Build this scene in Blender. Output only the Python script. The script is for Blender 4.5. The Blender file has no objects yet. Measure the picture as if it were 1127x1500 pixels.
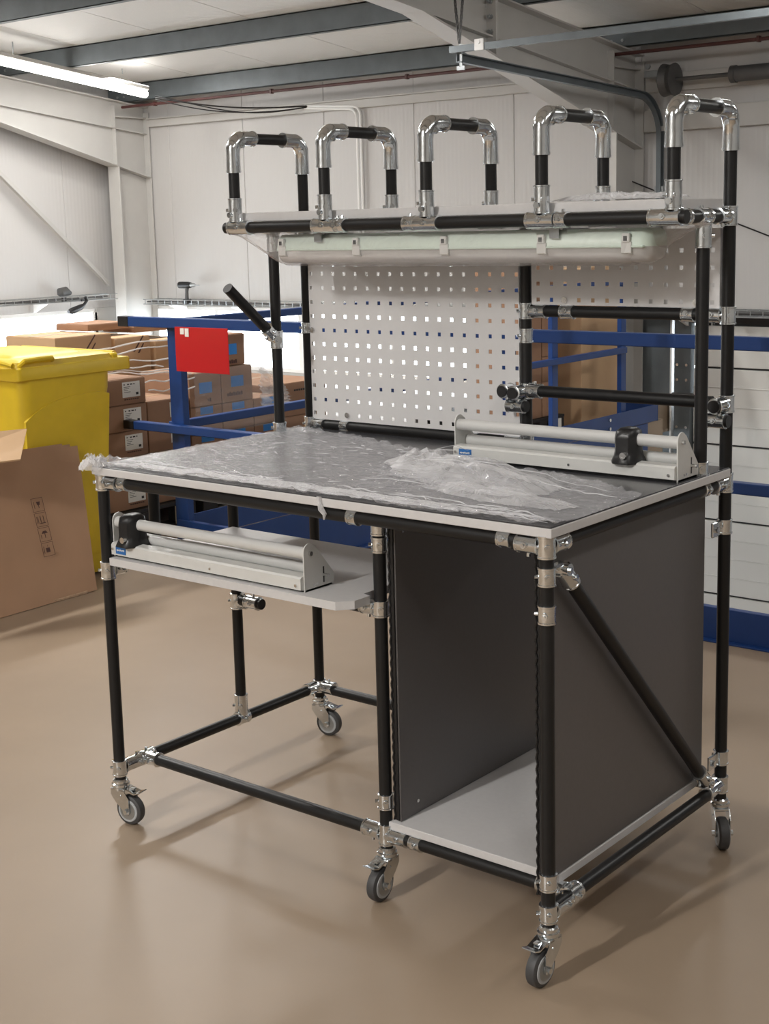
import bpy, bmesh, math, random
from math import pi, sin, cos, radians
from mathutils import Vector, Matrix, noise

scene = bpy.context.scene
C = scene.collection
rnd = random.Random(7)

# ------------------------------------------------------------------ camera
cam_data = bpy.data.cameras.new('camera')
cam_data.sensor_fit = 'VERTICAL'
cam_data.sensor_height = 24.0
cam_data.sensor_width = 18.0
cam_data.lens = 2041.807 / 1500 * 24.0
cam_data.shift_x = -(580.548 - 563.5) / 1500
cam_data.shift_y = (678.541 - 750.0) / 1500
cam_data.clip_start = 0.05
cam_data.clip_end = 200
cam = bpy.data.objects.new('camera', cam_data)
C.objects.link(cam)
R_ = Vector((0.782107, 0.622709, -0.023275)); U_ = Vector((-0.086706, 0.145736, 0.985517)); F_ = Vector((-0.617083, 0.768761, -0.167974))
M = Matrix.Identity(4)
for i in range(3):
    M[i][0] = R_[i]; M[i][1] = U_[i]; M[i][2] = -F_[i]
M[0][3], M[1][3], M[2][3] = 2.587136, -2.107103, 1.440433
cam.matrix_world = M
scene.camera = cam

# ------------------------------------------------------------------ world, lights, exposure
scene.view_settings.view_transform = 'Standard'
scene.view_settings.look = 'None'
scene.view_settings.gamma = 1.0
scene.view_settings.use_curve_mapping = False
scene.view_settings.exposure = 0.28
world = bpy.data.worlds.new('daylight')
scene.world = world
world.use_nodes = True
world.node_tree.nodes['Background'].inputs[0].default_value = (0.86, 0.94, 1.0, 1)
world.node_tree.nodes['Background'].inputs[1].default_value = 8.0

def area(loc, sx, sy, power, col=(1.0, 0.975, 0.94), rot=(0, 0, 0)):
    l = bpy.data.lights.new('tube_light', 'AREA')
    l.shape = 'RECTANGLE'; l.size = sx; l.size_y = sy; l.energy = power; l.color = col
    o = bpy.data.objects.new('tube_light', l); C.objects.link(o)
    o.location = loc; o.rotation_euler = rot
    return o

# ceiling tube fittings (each hangs directly under the batten built further down)
FITTINGS = [(-7.8, 5.35), (-7.8, 3.2), (-3.6, 2.6), (-3.4, -0.6), (0.2, -6.2), (3.4, 0.4), (3.6, -2.8), (-0.6, 4.4), (2.6, 4.6)]  # last fitting is added, out of view, to brighten the sectional door
FIT_POWER = [45, 45, 120, 170, 420, 15, 40, 20, 90]
def roof_low(y): return 2.72 + 0.115 * (8 - y)        # underside of the purlins
def roof_high(y): return 2.90 + 0.115 * (8 - y)       # underside of the roof sheets
for (fx, fy), pw in zip(FITTINGS, FIT_POWER):
    area((fx, fy + 0.9, roof_low(fy + 0.9) - 0.12), 0.10, 1.75, pw, rot=(0.114, 0, 0))

# ------------------------------------------------------------------ materials
def mat(name, col, rough=0.5, metal=0.0, noise_amt=0.0, nscale=8.0, bump=0.0, bscale=40.0, spec=None, emit=None, estr=0, coat=0, col2=None, detail=4):
    m = bpy.data.materials.new(name); m.use_nodes = True
    nt = m.node_tree; b = nt.nodes['Principled BSDF']
    b.inputs['Base Color'].default_value = (*col, 1)
    b.inputs['Roughness'].default_value = rough
    b.inputs['Metallic'].default_value = metal
    if spec is not None: b.inputs['Specular IOR Level'].default_value = spec
    if coat: b.inputs['Coat Weight'].default_value = coat; b.inputs['Coat Roughness'].default_value = 0.1
    if emit: b.inputs['Emission Color'].default_value = (*emit, 1); b.inputs['Emission Strength'].default_value = estr
    if noise_amt or bump:
        tc = nt.nodes.new('ShaderNodeTexCoord')
    if noise_amt:
        n = nt.nodes.new('ShaderNodeTexNoise'); n.inputs['Scale'].default_value = nscale; n.inputs['Detail'].default_value = detail
        nt.links.new(tc.outputs['Object'], n.inputs['Vector'])
        r = nt.nodes.new('ShaderNodeValToRGB')
        c2 = col2 or tuple(c * (1 - noise_amt) for c in col)
        r.color_ramp.elements[0].position = 0.3; r.color_ramp.elements[1].position = 0.7
        r.color_ramp.elements[0].color = (*c2, 1); r.color_ramp.elements[1].color = (*col, 1)
        nt.links.new(n.outputs['Fac'], r.inputs['Fac']); nt.links.new(r.outputs['Color'], b.inputs['Base Color'])
    if bump:
        n2 = nt.nodes.new('ShaderNodeTexNoise'); n2.inputs['Scale'].default_value = bscale; n2.inputs['Detail'].default_value = 3
        nt.links.new(tc.outputs['Object'], n2.inputs['Vector'])
        bp = nt.nodes.new('ShaderNodeBump'); bp.inputs['Strength'].default_value = bump; bp.inputs['Distance'].default_value = 0.002
        nt.links.new(n2.outputs['Fac'], bp.inputs['Height']); nt.links.new(bp.outputs['Normal'], b.inputs['Normal'])
    return m

def ribbed(name, col, axis, scale, strength=0.4, rough=0.5):
    """painted sheet with fine pressed ribs (relief only)"""
    m = mat(name, col, rough); nt = m.node_tree; b = nt.nodes['Principled BSDF']
    tc = nt.nodes.new('ShaderNodeTexCoord'); w = nt.nodes.new('ShaderNodeTexWave')
    w.bands_direction = axis; w.inputs['Scale'].default_value = scale; w.inputs['Distortion'].default_value = 0
    nt.links.new(tc.outputs['Object'], w.inputs['Vector'])
    bp = nt.nodes.new('ShaderNodeBump'); bp.inputs['Strength'].default_value = strength; bp.inputs['Distance'].default_value = 0.004
    nt.links.new(w.outputs['Fac'], bp.inputs['Height']); nt.links.new(bp.outputs['Normal'], b.inputs['Normal'])
    return m

def film_mat(name, opac, tint=(0.9, 0.9, 0.92), rough=0.12, bscale=60, bstr=0.6, inc=0.45):
    """thin clear polythene: mostly transparent, glossy, a little milky"""
    m = bpy.data.materials.new(name); m.use_nodes = True
    nt = m.node_tree; b = nt.nodes['Principled BSDF']; out = nt.nodes['Material Output']
    b.inputs['Base Color'].default_value = (*tint, 1); b.inputs['Roughness'].default_value = rough
    b.inputs['Specular IOR Level'].default_value = 0.8
    t = nt.nodes.new('ShaderNodeBsdfTransparent'); mx = nt.nodes.new('ShaderNodeMixShader')
    lw = nt.nodes.new('ShaderNodeLayerWeight'); lw.inputs['Blend'].default_value = 0.35
    mp = nt.nodes.new('ShaderNodeMapRange'); mp.inputs['To Min'].default_value = opac; mp.inputs['To Max'].default_value = min(1, opac + inc)
    tc = nt.nodes.new('ShaderNodeTexCoord'); n = nt.nodes.new('ShaderNodeTexNoise'); n.inputs['Scale'].default_value = bscale; n.inputs['Detail'].default_value = 5; n.inputs['Distortion'].default_value = 1.5
    bp = nt.nodes.new('ShaderNodeBump'); bp.inputs['Strength'].default_value = bstr; bp.inputs['Distance'].default_value = 0.006
    nt.links.new(tc.outputs['Object'], n.inputs['Vector']); nt.links.new(n.outputs['Fac'], bp.inputs['Height'])
    nt.links.new(bp.outputs['Normal'], b.inputs['Normal']); nt.links.new(bp.outputs['Normal'], lw.inputs['Normal'])
    nt.links.new(lw.outputs['Facing'], mp.inputs['Value']); nt.links.new(mp.outputs['Result'], mx.inputs['Fac'])
    nt.links.new(t.outputs[0], mx.inputs[1]); nt.links.new(b.outputs[0], mx.inputs[2]); nt.links.new(mx.outputs[0], out.inputs['Surface'])
    return m

m_floor = mat('floor_coating', (0.325, 0.248, 0.178), 0.40, noise_amt=0.10, nscale=2.2, bump=0.12, bscale=9, spec=0.35)
m_wall = ribbed('wall_sheet', (0.51, 0.50, 0.49), 'X', 7.0, 0.25, 0.45)
m_wallY = ribbed('wall_sheet_side', (0.52, 0.51, 0.50), 'Y', 7.0, 0.2, 0.45)
m_roof = ribbed('roof_sheet', (0.70, 0.70, 0.69), 'X', 9.0, 0.3, 0.5)
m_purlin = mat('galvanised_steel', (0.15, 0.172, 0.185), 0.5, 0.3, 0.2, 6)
m_frame = mat('painted_steel', (0.50, 0.49, 0.47), 0.45, 0, 0.05, 5)
m_white = mat('white_paint', (0.80, 0.80, 0.79), 0.45)
m_redpipe = mat('red_pipe_paint', (0.07, 0.022, 0.02), 0.5)
m_darkgrey = mat('dark_steel', (0.12, 0.12, 0.12), 0.5, 0.4, 0.2, 10)
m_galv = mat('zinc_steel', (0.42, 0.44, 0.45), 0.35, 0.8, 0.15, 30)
m_tube = mat('black_coated_tube', (0.010, 0.010, 0.0105), 0.40, 0, 0, bump=0.06, bscale=300, spec=0.4)
m_chrome = mat('zinc_plated_joint', (0.80, 0.84, 0.87), 0.15, 1.0, 0.10, 50, bump=0.4, bscale=45)
m_bolt = mat('bright_bolt', (0.75, 0.75, 0.74), 0.25, 1.0)
m_board = mat('light_grey_laminate', (0.62, 0.61, 0.61), 0.4, 0, 0.04, 90)
m_edge = mat('white_edge_band', (0.72, 0.71, 0.71), 0.4)
m_mat = mat('black_rubber_mat', (0.045, 0.045, 0.05), 0.22, 0, bump=0.05, bscale=150, spec=0.6)
m_panel = mat('dark_grey_panel', (0.125, 0.117, 0.115), 0.42, 0, 0.06, 120, bump=0.04, bscale=200)
m_blackpl = mat('black_plastic', (0.012, 0.012, 0.013), 0.38)
m_perf = mat('pegboard_paint', (0.68, 0.67, 0.67), 0.4, 0, 0.02, 60)
m_alu = mat('grey_painted_aluminium', (0.63, 0.63, 0.61), 0.38, 0.0, 0.03, 60)
m_alu2 = mat('brushed_tube', (0.64, 0.64, 0.63), 0.32, 0.1)
m_blue = mat('blue_paint', (0.008, 0.044, 0.185), 0.38, 0, 0.12, 6)
m_bluelab = mat('blue_label', (0.02, 0.14, 0.42), 0.5)
m_tape = mat('blue_tape', (0.02, 0.22, 0.62), 0.5)
m_yellow = mat('yellow_polythene', (0.66, 0.47, 0.02), 0.42, 0, 0.08, 14, bump=0.12, bscale=60, detail=6)
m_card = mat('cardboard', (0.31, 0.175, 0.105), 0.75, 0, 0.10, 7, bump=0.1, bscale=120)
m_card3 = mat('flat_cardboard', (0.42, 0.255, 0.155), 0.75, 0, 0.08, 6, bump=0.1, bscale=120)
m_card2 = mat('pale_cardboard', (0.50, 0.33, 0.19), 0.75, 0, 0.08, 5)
m_cardedge = mat('cardboard_edge', (0.50, 0.34, 0.22), 0.8, 0, 0.3, 90)
m_cardtape = mat('parcel_tape', (0.42, 0.28, 0.18), 0.3)
m_ink = mat('black_ink', (0.02, 0.02, 0.02), 0.6)
m_inkbrown = mat('brown_ink', (0.07, 0.03, 0.025), 0.7)
m_paper = mat('white_paper', (0.75, 0.74, 0.70), 0.6)
m_red = mat('red_plastic_sheet', (0.46, 0.010, 0.016), 0.4)
m_pallet = mat('black_pallet_plastic', (0.02, 0.018, 0.018), 0.6)
m_tire = mat('grey_rubber', (0.06, 0.06, 0.062), 0.55)
m_rim = mat('pale_grey_nylon', (0.42, 0.44, 0.46), 0.35)
m_green = mat('pale_green_housing', (0.62, 0.72, 0.64), 0.4)
m_clear = film_mat('clear_diffuser', 0.42, (0.85, 0.83, 0.82), 0.15, 12, 0.1)
m_film = film_mat('table_film', 0.12, (0.80, 0.80, 0.84), 0.06, 42, 1.0, inc=0.38)
m_filmw = film_mat('crumpled_film', 0.34, (0.88, 0.88, 0.90), 0.10, 70, 0.8)
m_fold = film_mat('folded_film', 0.16, (0.88, 0.88, 0.90), 0.09, 14, 1.0, inc=0.5)
m_wrap = film_mat('stretch_wrap', 0.08, (0.85, 0.82, 0.80), 0.1, 20, 0.8)
m_lamp = mat('lit_tube', (1, 1, 1), 0.4, emit=(1.0, 0.97, 0.92), estr=9.0)
m_door = ribbed('door_sheet', (0.66, 0.65, 0.62), 'Z', 0.01, 0.0, 0.4)
m_glass = bpy.data.materials.new('window_glass'); m_glass.use_nodes = True
_nt = m_glass.node_tree; _b = _nt.nodes['Principled BSDF']; _t = _nt.nodes.new('ShaderNodeBsdfTransparent'); _m = _nt.nodes.new('ShaderNodeMixShader')
_b.inputs['Roughness'].default_value = 0.03; _b.inputs['Base Color'].default_value = (0.9, 0.95, 1, 1); _m.inputs[0].default_value = 0.08
_nt.links.new(_t.outputs[0], _m.inputs[1]); _nt.links.new(_b.outputs[0], _m.inputs[2]); _nt.links.new(_m.outputs[0], _nt.nodes['Material Output'].inputs['Surface'])

# ------------------------------------------------------------------ mesh helpers
def V(*a): return Vector(a)
def frame_of(d):
    d = d.normalized(); a = Vector((0, 0, 1)) if abs(d.z) < 0.9 else Vector((1, 0, 0))
    u = d.cross(a).normalized(); return u, d.cross(u).normalized()

def cyl(bm, p0, p1, r, seg=20, cap=True, r2=None):
    p0, p1 = Vector(p0), Vector(p1); u, v = frame_of(p1 - p0); r2 = r if r2 is None else r2
    a = [bm.verts.new(p0 + (u * cos(2*pi*i/seg) + v * sin(2*pi*i/seg)) * r) for i in range(seg)]
    b = [bm.verts.new(p1 + (u * cos(2*pi*i/seg) + v * sin(2*pi*i/seg)) * r2) for i in range(seg)]
    for i in range(seg): bm.faces.new((a[i], a[(i+1) % seg], b[(i+1) % seg], b[i]))
    if cap: bm.faces.new(a[::-1]); bm.faces.new(b)

def sweep(bm, pts, r, seg=16, cap=True):
    pts = [Vector(p) for p in pts]; n = len(pts); rings = []
    d0 = (pts[1] - pts[0]).normalized(); u, v = frame_of(d0)
    for i, p in enumerate(pts):
        d = ((pts[min(i+1, n-1)] - pts[max(i-1, 0)])).normalized()
        u = (u - d * u.dot(d)).normalized(); v = d.cross(u)
        rr = r[i] if isinstance(r, (list, tuple)) else r
        rings.append([bm.verts.new(p + (u * cos(2*pi*k/seg) + v * sin(2*pi*k/seg)) * rr) for k in range(seg)])
    for a, b in zip(rings, rings[1:]):
        for k in range(seg): bm.faces.new((a[k], a[(k+1) % seg], b[(k+1) % seg], b[k]))
    if cap: bm.faces.new(rings[0][::-1]); bm.faces.new(rings[-1])

def box(bm, x0, x1, y0, y1, z0, z1, bev=0.0, rot=None, seg=1):
    if x0 > x1: x0, x1 = x1, x0
    if y0 > y1: y0, y1 = y1, y0
    if z0 > z1: z0, z1 = z1, z0
    vs = [bm.verts.new((x, y, z)) for x in (x0, x1) for y in (y0, y1) for z in (z0, z1)]
    fs = [bm.faces.new([vs[i] for i in q]) for q in ((0,1,3,2),(4,6,7,5),(0,4,5,1),(2,3,7,6),(0,2,6,4),(1,5,7,3))]
    if bev:
        es = list({e for f in fs for e in f.edges})
        r = bmesh.ops.bevel(bm, geom=es, offset=bev, segments=seg, affect='EDGES', profile=0.6)
        if rot is not None: vs = list({v for v in r['verts']} | {v for v in vs if v.is_valid})
    if rot is not None:
        bmesh.ops.transform(bm, matrix=rot, verts=[v for v in vs if v.is_valid])

def prism(bm, poly, axis, a, b):
    """poly in the two other axes (in order x,y,z without axis), extruded from a to b"""
    def P(p, t):
        c = list(p); c.insert(axis, t); return Vector(c)
    A = [bm.verts.new(P(p, a)) for p in poly]; B = [bm.verts.new(P(p, b)) for p in poly]
    n = len(poly)
    for i in range(n): bm.faces.new((A[i], A[(i+1) % n], B[(i+1) % n], B[i]))
    bm.faces.new(A[::-1]); bm.faces.new(B)

def nb(): return bmesh.new()
def solidify(bm, geom, thickness):
    bm.normal_update(); bmesh.ops.solidify(bm, geom=geom, thickness=thickness)
def make(name, bm, m, parent=None, smooth=35, shift=True, loc=None):
    bmesh.ops.recalc_face_normals(bm, faces=bm.faces)
    me = bpy.data.meshes.new(name)
    if parent is not None and shift: bmesh.ops.translate(bm, vec=-Vector(origin(parent)), verts=bm.verts)
    bm.to_mesh(me); bm.free(); me.materials.append(m)
    if smooth:
        me.polygons.foreach_set('use_smooth', [True] * len(me.polygons)); me.set_sharp_from_angle(angle=radians(smooth))
    o = bpy.data.objects.new(name, me); C.objects.link(o)
    if parent is not None: o.parent = parent
    if loc is not None: o.location = loc
    return o
def origin(o):
    p = Vector((0, 0, 0))
    while o is not None: p += Vector(o.location); o = o.parent
    return p
def empty(name, loc, label=None, cat=None, group=None, kind=None):
    o = bpy.data.objects.new(name, None); o.empty_display_size = 0.1; C.objects.link(o); o.location = loc
    tag(o, label, cat, group, kind); return o
def tag(o, label=None, cat=None, group=None, kind=None):
    if label: o['label'] = label
    if cat: o['category'] = cat
    if group: o['group'] = group
    if kind: o['kind'] = kind
    return o
def copy_tree(o, parent=None):
    c = o.copy(); C.objects.link(c)
    if parent is not None: c.parent = parent
    for ch in list(o.children): copy_tree(ch, c)
    return c
def text_obj(name, s, size, mw, m, parent, align='LEFT'):
    cu = bpy.data.curves.new(name, 'FONT'); cu.body = s; cu.size = size; cu.extrude = 0.0002; cu.align_x = align; cu.resolution_u = 2
    t = bpy.data.objects.new(name, cu); me = bpy.data.meshes.new_from_object(t)
    me.transform(Matrix.Translation(-origin(parent)) @ mw); me.materials.append(m)
    bpy.data.objects.remove(t)
    o = bpy.data.objects.new(name, me); C.objects.link(o); o.parent = parent
    return o
FACE_X = Matrix(((0, 0, 1, 0), (1, 0, 0, 0), (0, 1, 0, 0), (0, 0, 0, 1)))     # text facing +X, reading towards +Y
FACE_NY = Matrix(((1, 0, 0, 0), (0, 0, -1, 0), (0, 1, 0, 0), (0, 0, 0, 1)))   # text facing -Y, reading towards +X
def TX(x, y, z, rot=0): return Matrix.Translation((x, y, z)) @ FACE_X @ Matrix.Rotation(rot, 4, 'Z')
def TNY(x, y, z, rot=0): return Matrix.Translation((x, y, z)) @ FACE_NY @ Matrix.Rotation(rot, 4, 'Z')

# ================================================================== SETTING
# mezzanine floor: an L round the opening in front of the sectional door
bm = nb()
X0, X1, Y0, Y1 = -9.2, 7.0, -6.5, 8.0
for (a, b, c, d) in ((X0, -2.21, Y0, 7.0), (X0, -2.68, 7.0, Y1), (-2.21, X1, Y0, 2.24)): box(bm, a, b, c, d, -0.25, 0.0)
tag(make('floor', bm, m_floor), kind='structure')
bm = nb(); box(bm, X0, X1, 2.24, Y1, -2.85, -2.75); tag(make('floor', bm, m_floor), kind='structure')
bm = nb(); box(bm, X0, X1, 2.14, 2.24, -2.75, -0.25)
tag(make('wall_lower', bm, m_darkgrey), kind='structure')

def panels(root, m, axis, pos, t, u0, u1, z0, z1, step, first, gap=0.003, dy=0):
    edges = [u0]
    u = first
    while u < u1:
        if u > u0 + 0.05: edges.append(u)
        u += step
    edges.append(u1)
    for a, b in zip(edges, edges[1:]):
        bm = nb()
        if axis == 'Y': box(bm, a + gap/2, b - gap/2, pos, pos + t, z0, z1(a, b) if callable(z1) else z1, 0.004)
        else: box(bm, pos, pos + t, a + gap/2, b - gap/2, z0, z1, 0.004)
        make('wall_panel', bm, m, root)

wb = empty('wall_back', (-3, 8, 0), kind='structure')
panels(wb, m_wall, 'Y', 8.0, 0.08, -9.1, -2.95, 0.66, 2.98, 1.07, -8.44)
panels(wb, m_wall, 'Y', 8.0, 0.08, -2.95, 7.0, 0.74, 2.98, 1.07, -1.25)
bm = nb(); box(bm, -9.1, -2.95, 8.0, 8.08, -0.25, 0.03); make('sill_panel', bm, m_frame, wb)
bm = nb(); box(bm, -3.2, -2.62, 8.0, 8.08, -2.8, 0.74); make('jamb_panel', bm, m_purlin, wb)
bm = nb(); box(bm, 4.6, 7.0, 8.0, 8.08, -2.8, 0.74); make('jamb_panel', bm, m_frame, wb)
bm = nb(); box(bm, -9.2, 7.0, 8.085, 8.10, -2.8, 0.0); box(bm, -9.2, 7.0, 8.085, 8.10, 0.70, 3.1); make('backing', bm, m_darkgrey, wb)
# side wall with its own low window band
wl = empty('wall_left', (-9.05, 4, 0), kind='structure')
panels(wl, m_wallY, 'X', -9.13, 0.08, Y0, 8.0, 0.66, 4.7, 1.07, Y0 + 0.75)
bm = nb(); box(bm, -9.13, -9.05, Y0, 8.0, -0.25, 0.03); make('sill_panel', bm, m_frame, wl)
bm = nb(); box(bm, -9.13, -9.05, 7.40, 8.0, 0.03, 0.66); box(bm, -9.13, -9.05, Y0, 1.2, 0.03, 0.66); make('sill_panel', bm, m_frame, wl)
bm = nb(); box(bm, X1, X1 + 0.1, Y0, Y1, -2.8, 5.0); tag(make('wall_right', bm, m_frame), kind='structure')
bm = nb(); box(bm, X0, X1, Y0 - 0.1, Y0, -0.2, 5.0); tag(make('wall_front', bm, m_frame), kind='structure')

# windows: pane strips with mullions
def window(n, axis, pos, u0, u1, z0, z1, step):
    w = empty('window_%d' % n, (u0 if axis == 'Y' else pos, pos if axis == 'Y' else u0, z0), kind='structure')
    k = max(1, round((u1 - u0) / step)); s = (u1 - u0) / k
    def bx(bm, a, b, z, zz, d0, d1):
        if axis == 'Y': box(bm, a, b, pos + d0, pos + d1, z, zz, 0.003)
        else: box(bm, pos + d0, pos + d1, a, b, z, zz, 0.003)
    bm = nb(); bx(bm, u0, u1, z0, z0 + 0.04, -0.01, 0.07); bx(bm, u0, u1, z1 - 0.04, z1, -0.01, 0.07); make('window_frame', bm, m_white, w)
    for i in range(k + 1):
        a = u0 + i * s; bm = nb(); bx(bm, a - 0.03, a + 0.03, z0 + 0.04, z1 - 0.04, -0.01, 0.07); make('mullion', bm, m_white, w)
    for i in range(k):
        a = u0 + i * s; bm = nb(); bx(bm, a + 0.03, a + s - 0.03, z0 + 0.04, z1 - 0.04, 0.03, 0.036); make('pane', bm, m_glass, w)
window(1, 'Y', 8.0, -9.0, -3.2, 0.03, 0.66, 1.18)
window(2, 'X', -9.12, 1.2, 7.4, 0.03, 0.66, 3.1)

# sloped roof: sheets with seams every 1.1 m, as separate panels
ce = empty('ceiling', (0, 0, 3), kind='structure')
xs = [-9.1 + 0.0] + [-8.78 + 1.09 * i for i in range(15)]
xs = [x for x in xs if x < X1] + [X1]
for a, b in zip(xs, xs[1:]):
    bm = nb()
    ya, yb = Y0, Y1 + 0.05
    prism(bm, [(ya, roof_high(ya)), (yb, roof_high(yb)), (yb, roof_high(yb) + 0.08), (ya, roof_high(ya) + 0.08)], 0, a + 0.004, b - 0.004)
    make('roof_panel', bm, m_roof, ce)
bm = nb(); prism(bm, [(Y0, roof_high(Y0) + 0.085), (Y1, roof_high(Y1) + 0.085), (Y1, roof_high(Y1) + 0.1), (Y0, roof_high(Y0) + 0.1)], 0, X0, X1)
make('roof_backing', bm, m_darkgrey, ce)
# purlins (C sections)
tn = [0]
def trim(root_loc):
    tn[0] += 1; return empty('trim_%d' % tn[0], root_loc, kind='structure')
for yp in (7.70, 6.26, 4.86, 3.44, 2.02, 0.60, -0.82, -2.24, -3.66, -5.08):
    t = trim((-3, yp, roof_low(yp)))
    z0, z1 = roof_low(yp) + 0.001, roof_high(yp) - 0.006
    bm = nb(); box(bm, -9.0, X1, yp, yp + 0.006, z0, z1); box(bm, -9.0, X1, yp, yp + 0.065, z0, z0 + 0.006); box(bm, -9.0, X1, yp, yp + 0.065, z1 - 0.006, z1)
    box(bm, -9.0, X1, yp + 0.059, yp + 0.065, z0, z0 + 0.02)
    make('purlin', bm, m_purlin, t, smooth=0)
    if yp == 7.70 or yp == 6.26:
        bm = nb()
        for fx in (-8.8, -3.0):
            for dx in (-0.05, 0.05):
                for dz in (0.05, 0.13): cyl(bm, (fx + dx, yp, z0 + dz), (fx + dx, yp - 0.012, z0 + dz), 0.012, 6)
        make('bolt', bm, m_galv, t)

# portal frames
def portal(x):
    t = trim((x, 7.8, 0))
    f = 0.085; th = 0.012
    bm = nb()   # column
    zt = 2.66
    prism(bm, [(7.56, 0), (7.975, 0), (7.975, 1.99), (7.56, 2.10)], 0, x - th/2, x + th/2)
    make('column_web', bm, m_frame, t, smooth=0)
    bm = nb(); box(bm, x - f, x + f, 7.545, 7.56, 0, 2.12, 0.002); make('column_flange', bm, m_frame, t)
    bm = nb(); box(bm, x - f, x + f, 7.975, 7.99, 0, zt, 0.002); make('column_flange', bm, m_frame, t)
    def lo(y): return 2.0 + 0.27 * (8 - y)
    def rl(y): return 2.44 + 0.117 * (8 - y)
    yc = 5.12; ye = Y0
    def zt_(y): return roof_low(y) - 0.004
    bm = nb(); prism(bm, [(7.98, lo(7.98)), (7.98, zt_(7.98)), (ye, zt_(ye)), (ye, rl(ye)), (yc, rl(yc))], 0, x - th/2, x + th/2)
    make('rafter_web', bm, m_frame, t, smooth=0)
    bm = nb(); prism(bm, [(7.98, lo(7.98) - .014), (7.98, lo(7.98)), (yc, lo(yc)), (yc, lo(yc) - .014)], 0, x - f, x + f); make('haunch_flange', bm, m_frame, t, smooth=0)
    bm = nb(); prism(bm, [(yc, rl(yc) - .014), (yc, rl(yc)), (ye, rl(ye)), (ye, rl(ye) - .014)], 0, x - f, x + f); make('bottom_flange', bm, m_frame, t, smooth=0)
    bm = nb(); prism(bm, [(7.98, zt_(7.98) - .012), (7.98, zt_(7.98)), (ye, zt_(ye)), (ye, zt_(ye) - .012)], 0, x - f, x + f); make('top_flange', bm, m_frame, t, smooth=0)
    bm = nb(); prism(bm, [(7.98, rl(7.98) - .006), (7.98, rl(7.98) + .006), (yc, rl(yc) + .006), (yc, rl(yc) - .006)], 0, x, x + 0.06); make('stiffener', bm, m_frame, t, smooth=0)
    bm = nb(); box(bm, x, x + 0.06, 7.56, 7.975, 2.60, 2.612); make('stiffener', bm, m_frame, t, smooth=0)
    bm = nb(); box(bm, x, x + 0.06, 7.548, 7.558, 2.12, 2.72); make('stiffener', bm, m_frame, t, smooth=0)
    # bolted splice
    bm = nb(); box(bm, x - f, x + f, 5.93, 5.955, lo(5.94), zt_(5.94)); make('splice_plate', bm, m_frame, t, smooth=0)
    for k in range(4):
        z = zt_(5.9) - 0.05 - 0.098 * k
        bm = nb(); cyl(bm, (x + 0.045, 5.93, z), (x + 0.045, 5.905, z), 0.017, 6); cyl(bm, (x + 0.045, 5.905, z), (x + 0.045, 5.89, z), 0.010, 8); make('bolt', bm, m_galv, t)
portal(-8.8); portal(-3.0); portal(2.8)

# wall top trim, gutter angle, right hand ledges, pipe
t = trim((-3, 7.95, 2.55)); bm = nb(); box(bm, -8.7, -3.1, 7.955, 8.0, 2.51, 2.585, 0.004); box(bm, -8.7, -3.1, 7.93, 8.0, 2.585, 2.60, 0.002); make('ledge', bm, m_frame, t)
bm = nb(); box(bm, -2.9, 6.9, 7.95, 8.0, 2.12, 2.29, 0.004); box(bm, -2.9, 6.9, 7.97, 8.0, 2.42, 2.56, 0.004); make('ledge', bm, m_frame, t)
t = trim((-3, 7.62, 2.7)); bm = nb(); cyl(bm, (-8.7, 7.62, 2.695), (6.9, 7.62, 2.695), 0.014, 10)
make('pipe', bm, m_redpipe, t)
bm = nb()
for x in (-8.2, -6.6, -5.0, -3.4, -1.8): box(bm, x - 0.01, x + 0.01, 7.60, 7.64, 2.675, 2.718)
make('pipe_clip', bm, m_redpipe, t)
t = trim((-8.95, 7, 1)); bm = nb()
a, b = V(-8.96, 4.4, 3.63), V(-8.96, 7.50, 0.89); d = (b - a).normalized(); nrm = V(0, -d.z, d.y)
for s in (0,):
    A = [a, b]
    vs = []
    for p in A:
        for q in (V(0,0,0), V(0.05,0,0), V(0.05,0,0) + nrm*0.006, V(0.006,0,0) + nrm*0.006, V(0.006,0,0)+nrm*0.06, nrm*0.06): vs.append(bm.verts.new(p + q))
    for i in range(6): bm.faces.new((vs[i], vs[(i+1) % 6], vs[6 + (i+1) % 6], vs[6 + i]))
    bm.faces.new(vs[:6][::-1]); bm.faces.new(vs[6:])
make('wind_brace', bm, m_frame, t, smooth=0)

# twin conduit on the back wall
t = empty('conduit', (-5.85, 7.95, 1.6), 'white twin conduit running up the back wall above the shelf guards', 'conduit')
for k, dx in enumerate((0, 0.045)):
    bm = nb(); pts = [(-5.86 + dx, 7.96, 1.0), (-5.86 + dx, 7.96, 2.42 + 0.02*k)] + [(-5.86 + dx - 0.09*(1 - cos(a_)), 7.96, 2.42 + 0.02*k + 0.09*sin(a_)) for a_ in (0.3, 0.6, 0.9, 1.2, pi/2)] + [(-6.5, 7.96, 2.555 + 0.02*k)]
    sweep(bm, pts, 0.013, 10); make('pipe', bm, m_white, t)
bm = nb()
for i, (sg, r_) in enumerate(((0, .008), (.02, .006), (-.015, .006))):
    pts = []
    for k in range(25):
        u = k / 24; x = -7.75 + (1.3) * u; y = 7.22 + 0.74 * u; z = 2.70 - 0.13 * u - 0.05 * sin(pi*u) * (1 + i*0.6) + sg*sin(5*u + i)
        pts.append((x, y, z))
    sweep(bm, pts, r_, 6)
tag(make('cable', bm, m_blackpl), 'black cables drooping from the ceiling lamp to the wall conduit', 'cable')
bm = nb(); sweep(bm, [(-3.05, 7.94, 1.765), (-2.4, 7.95, 1.51), (-1.84, 7.95, 1.30), (-0.6, 7.95, 0.85)], 0.006, 6)
tag(make('wire', bm, m_blackpl), 'thin dark wire slanting down the wall behind the tall end guard', 'wire')

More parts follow.
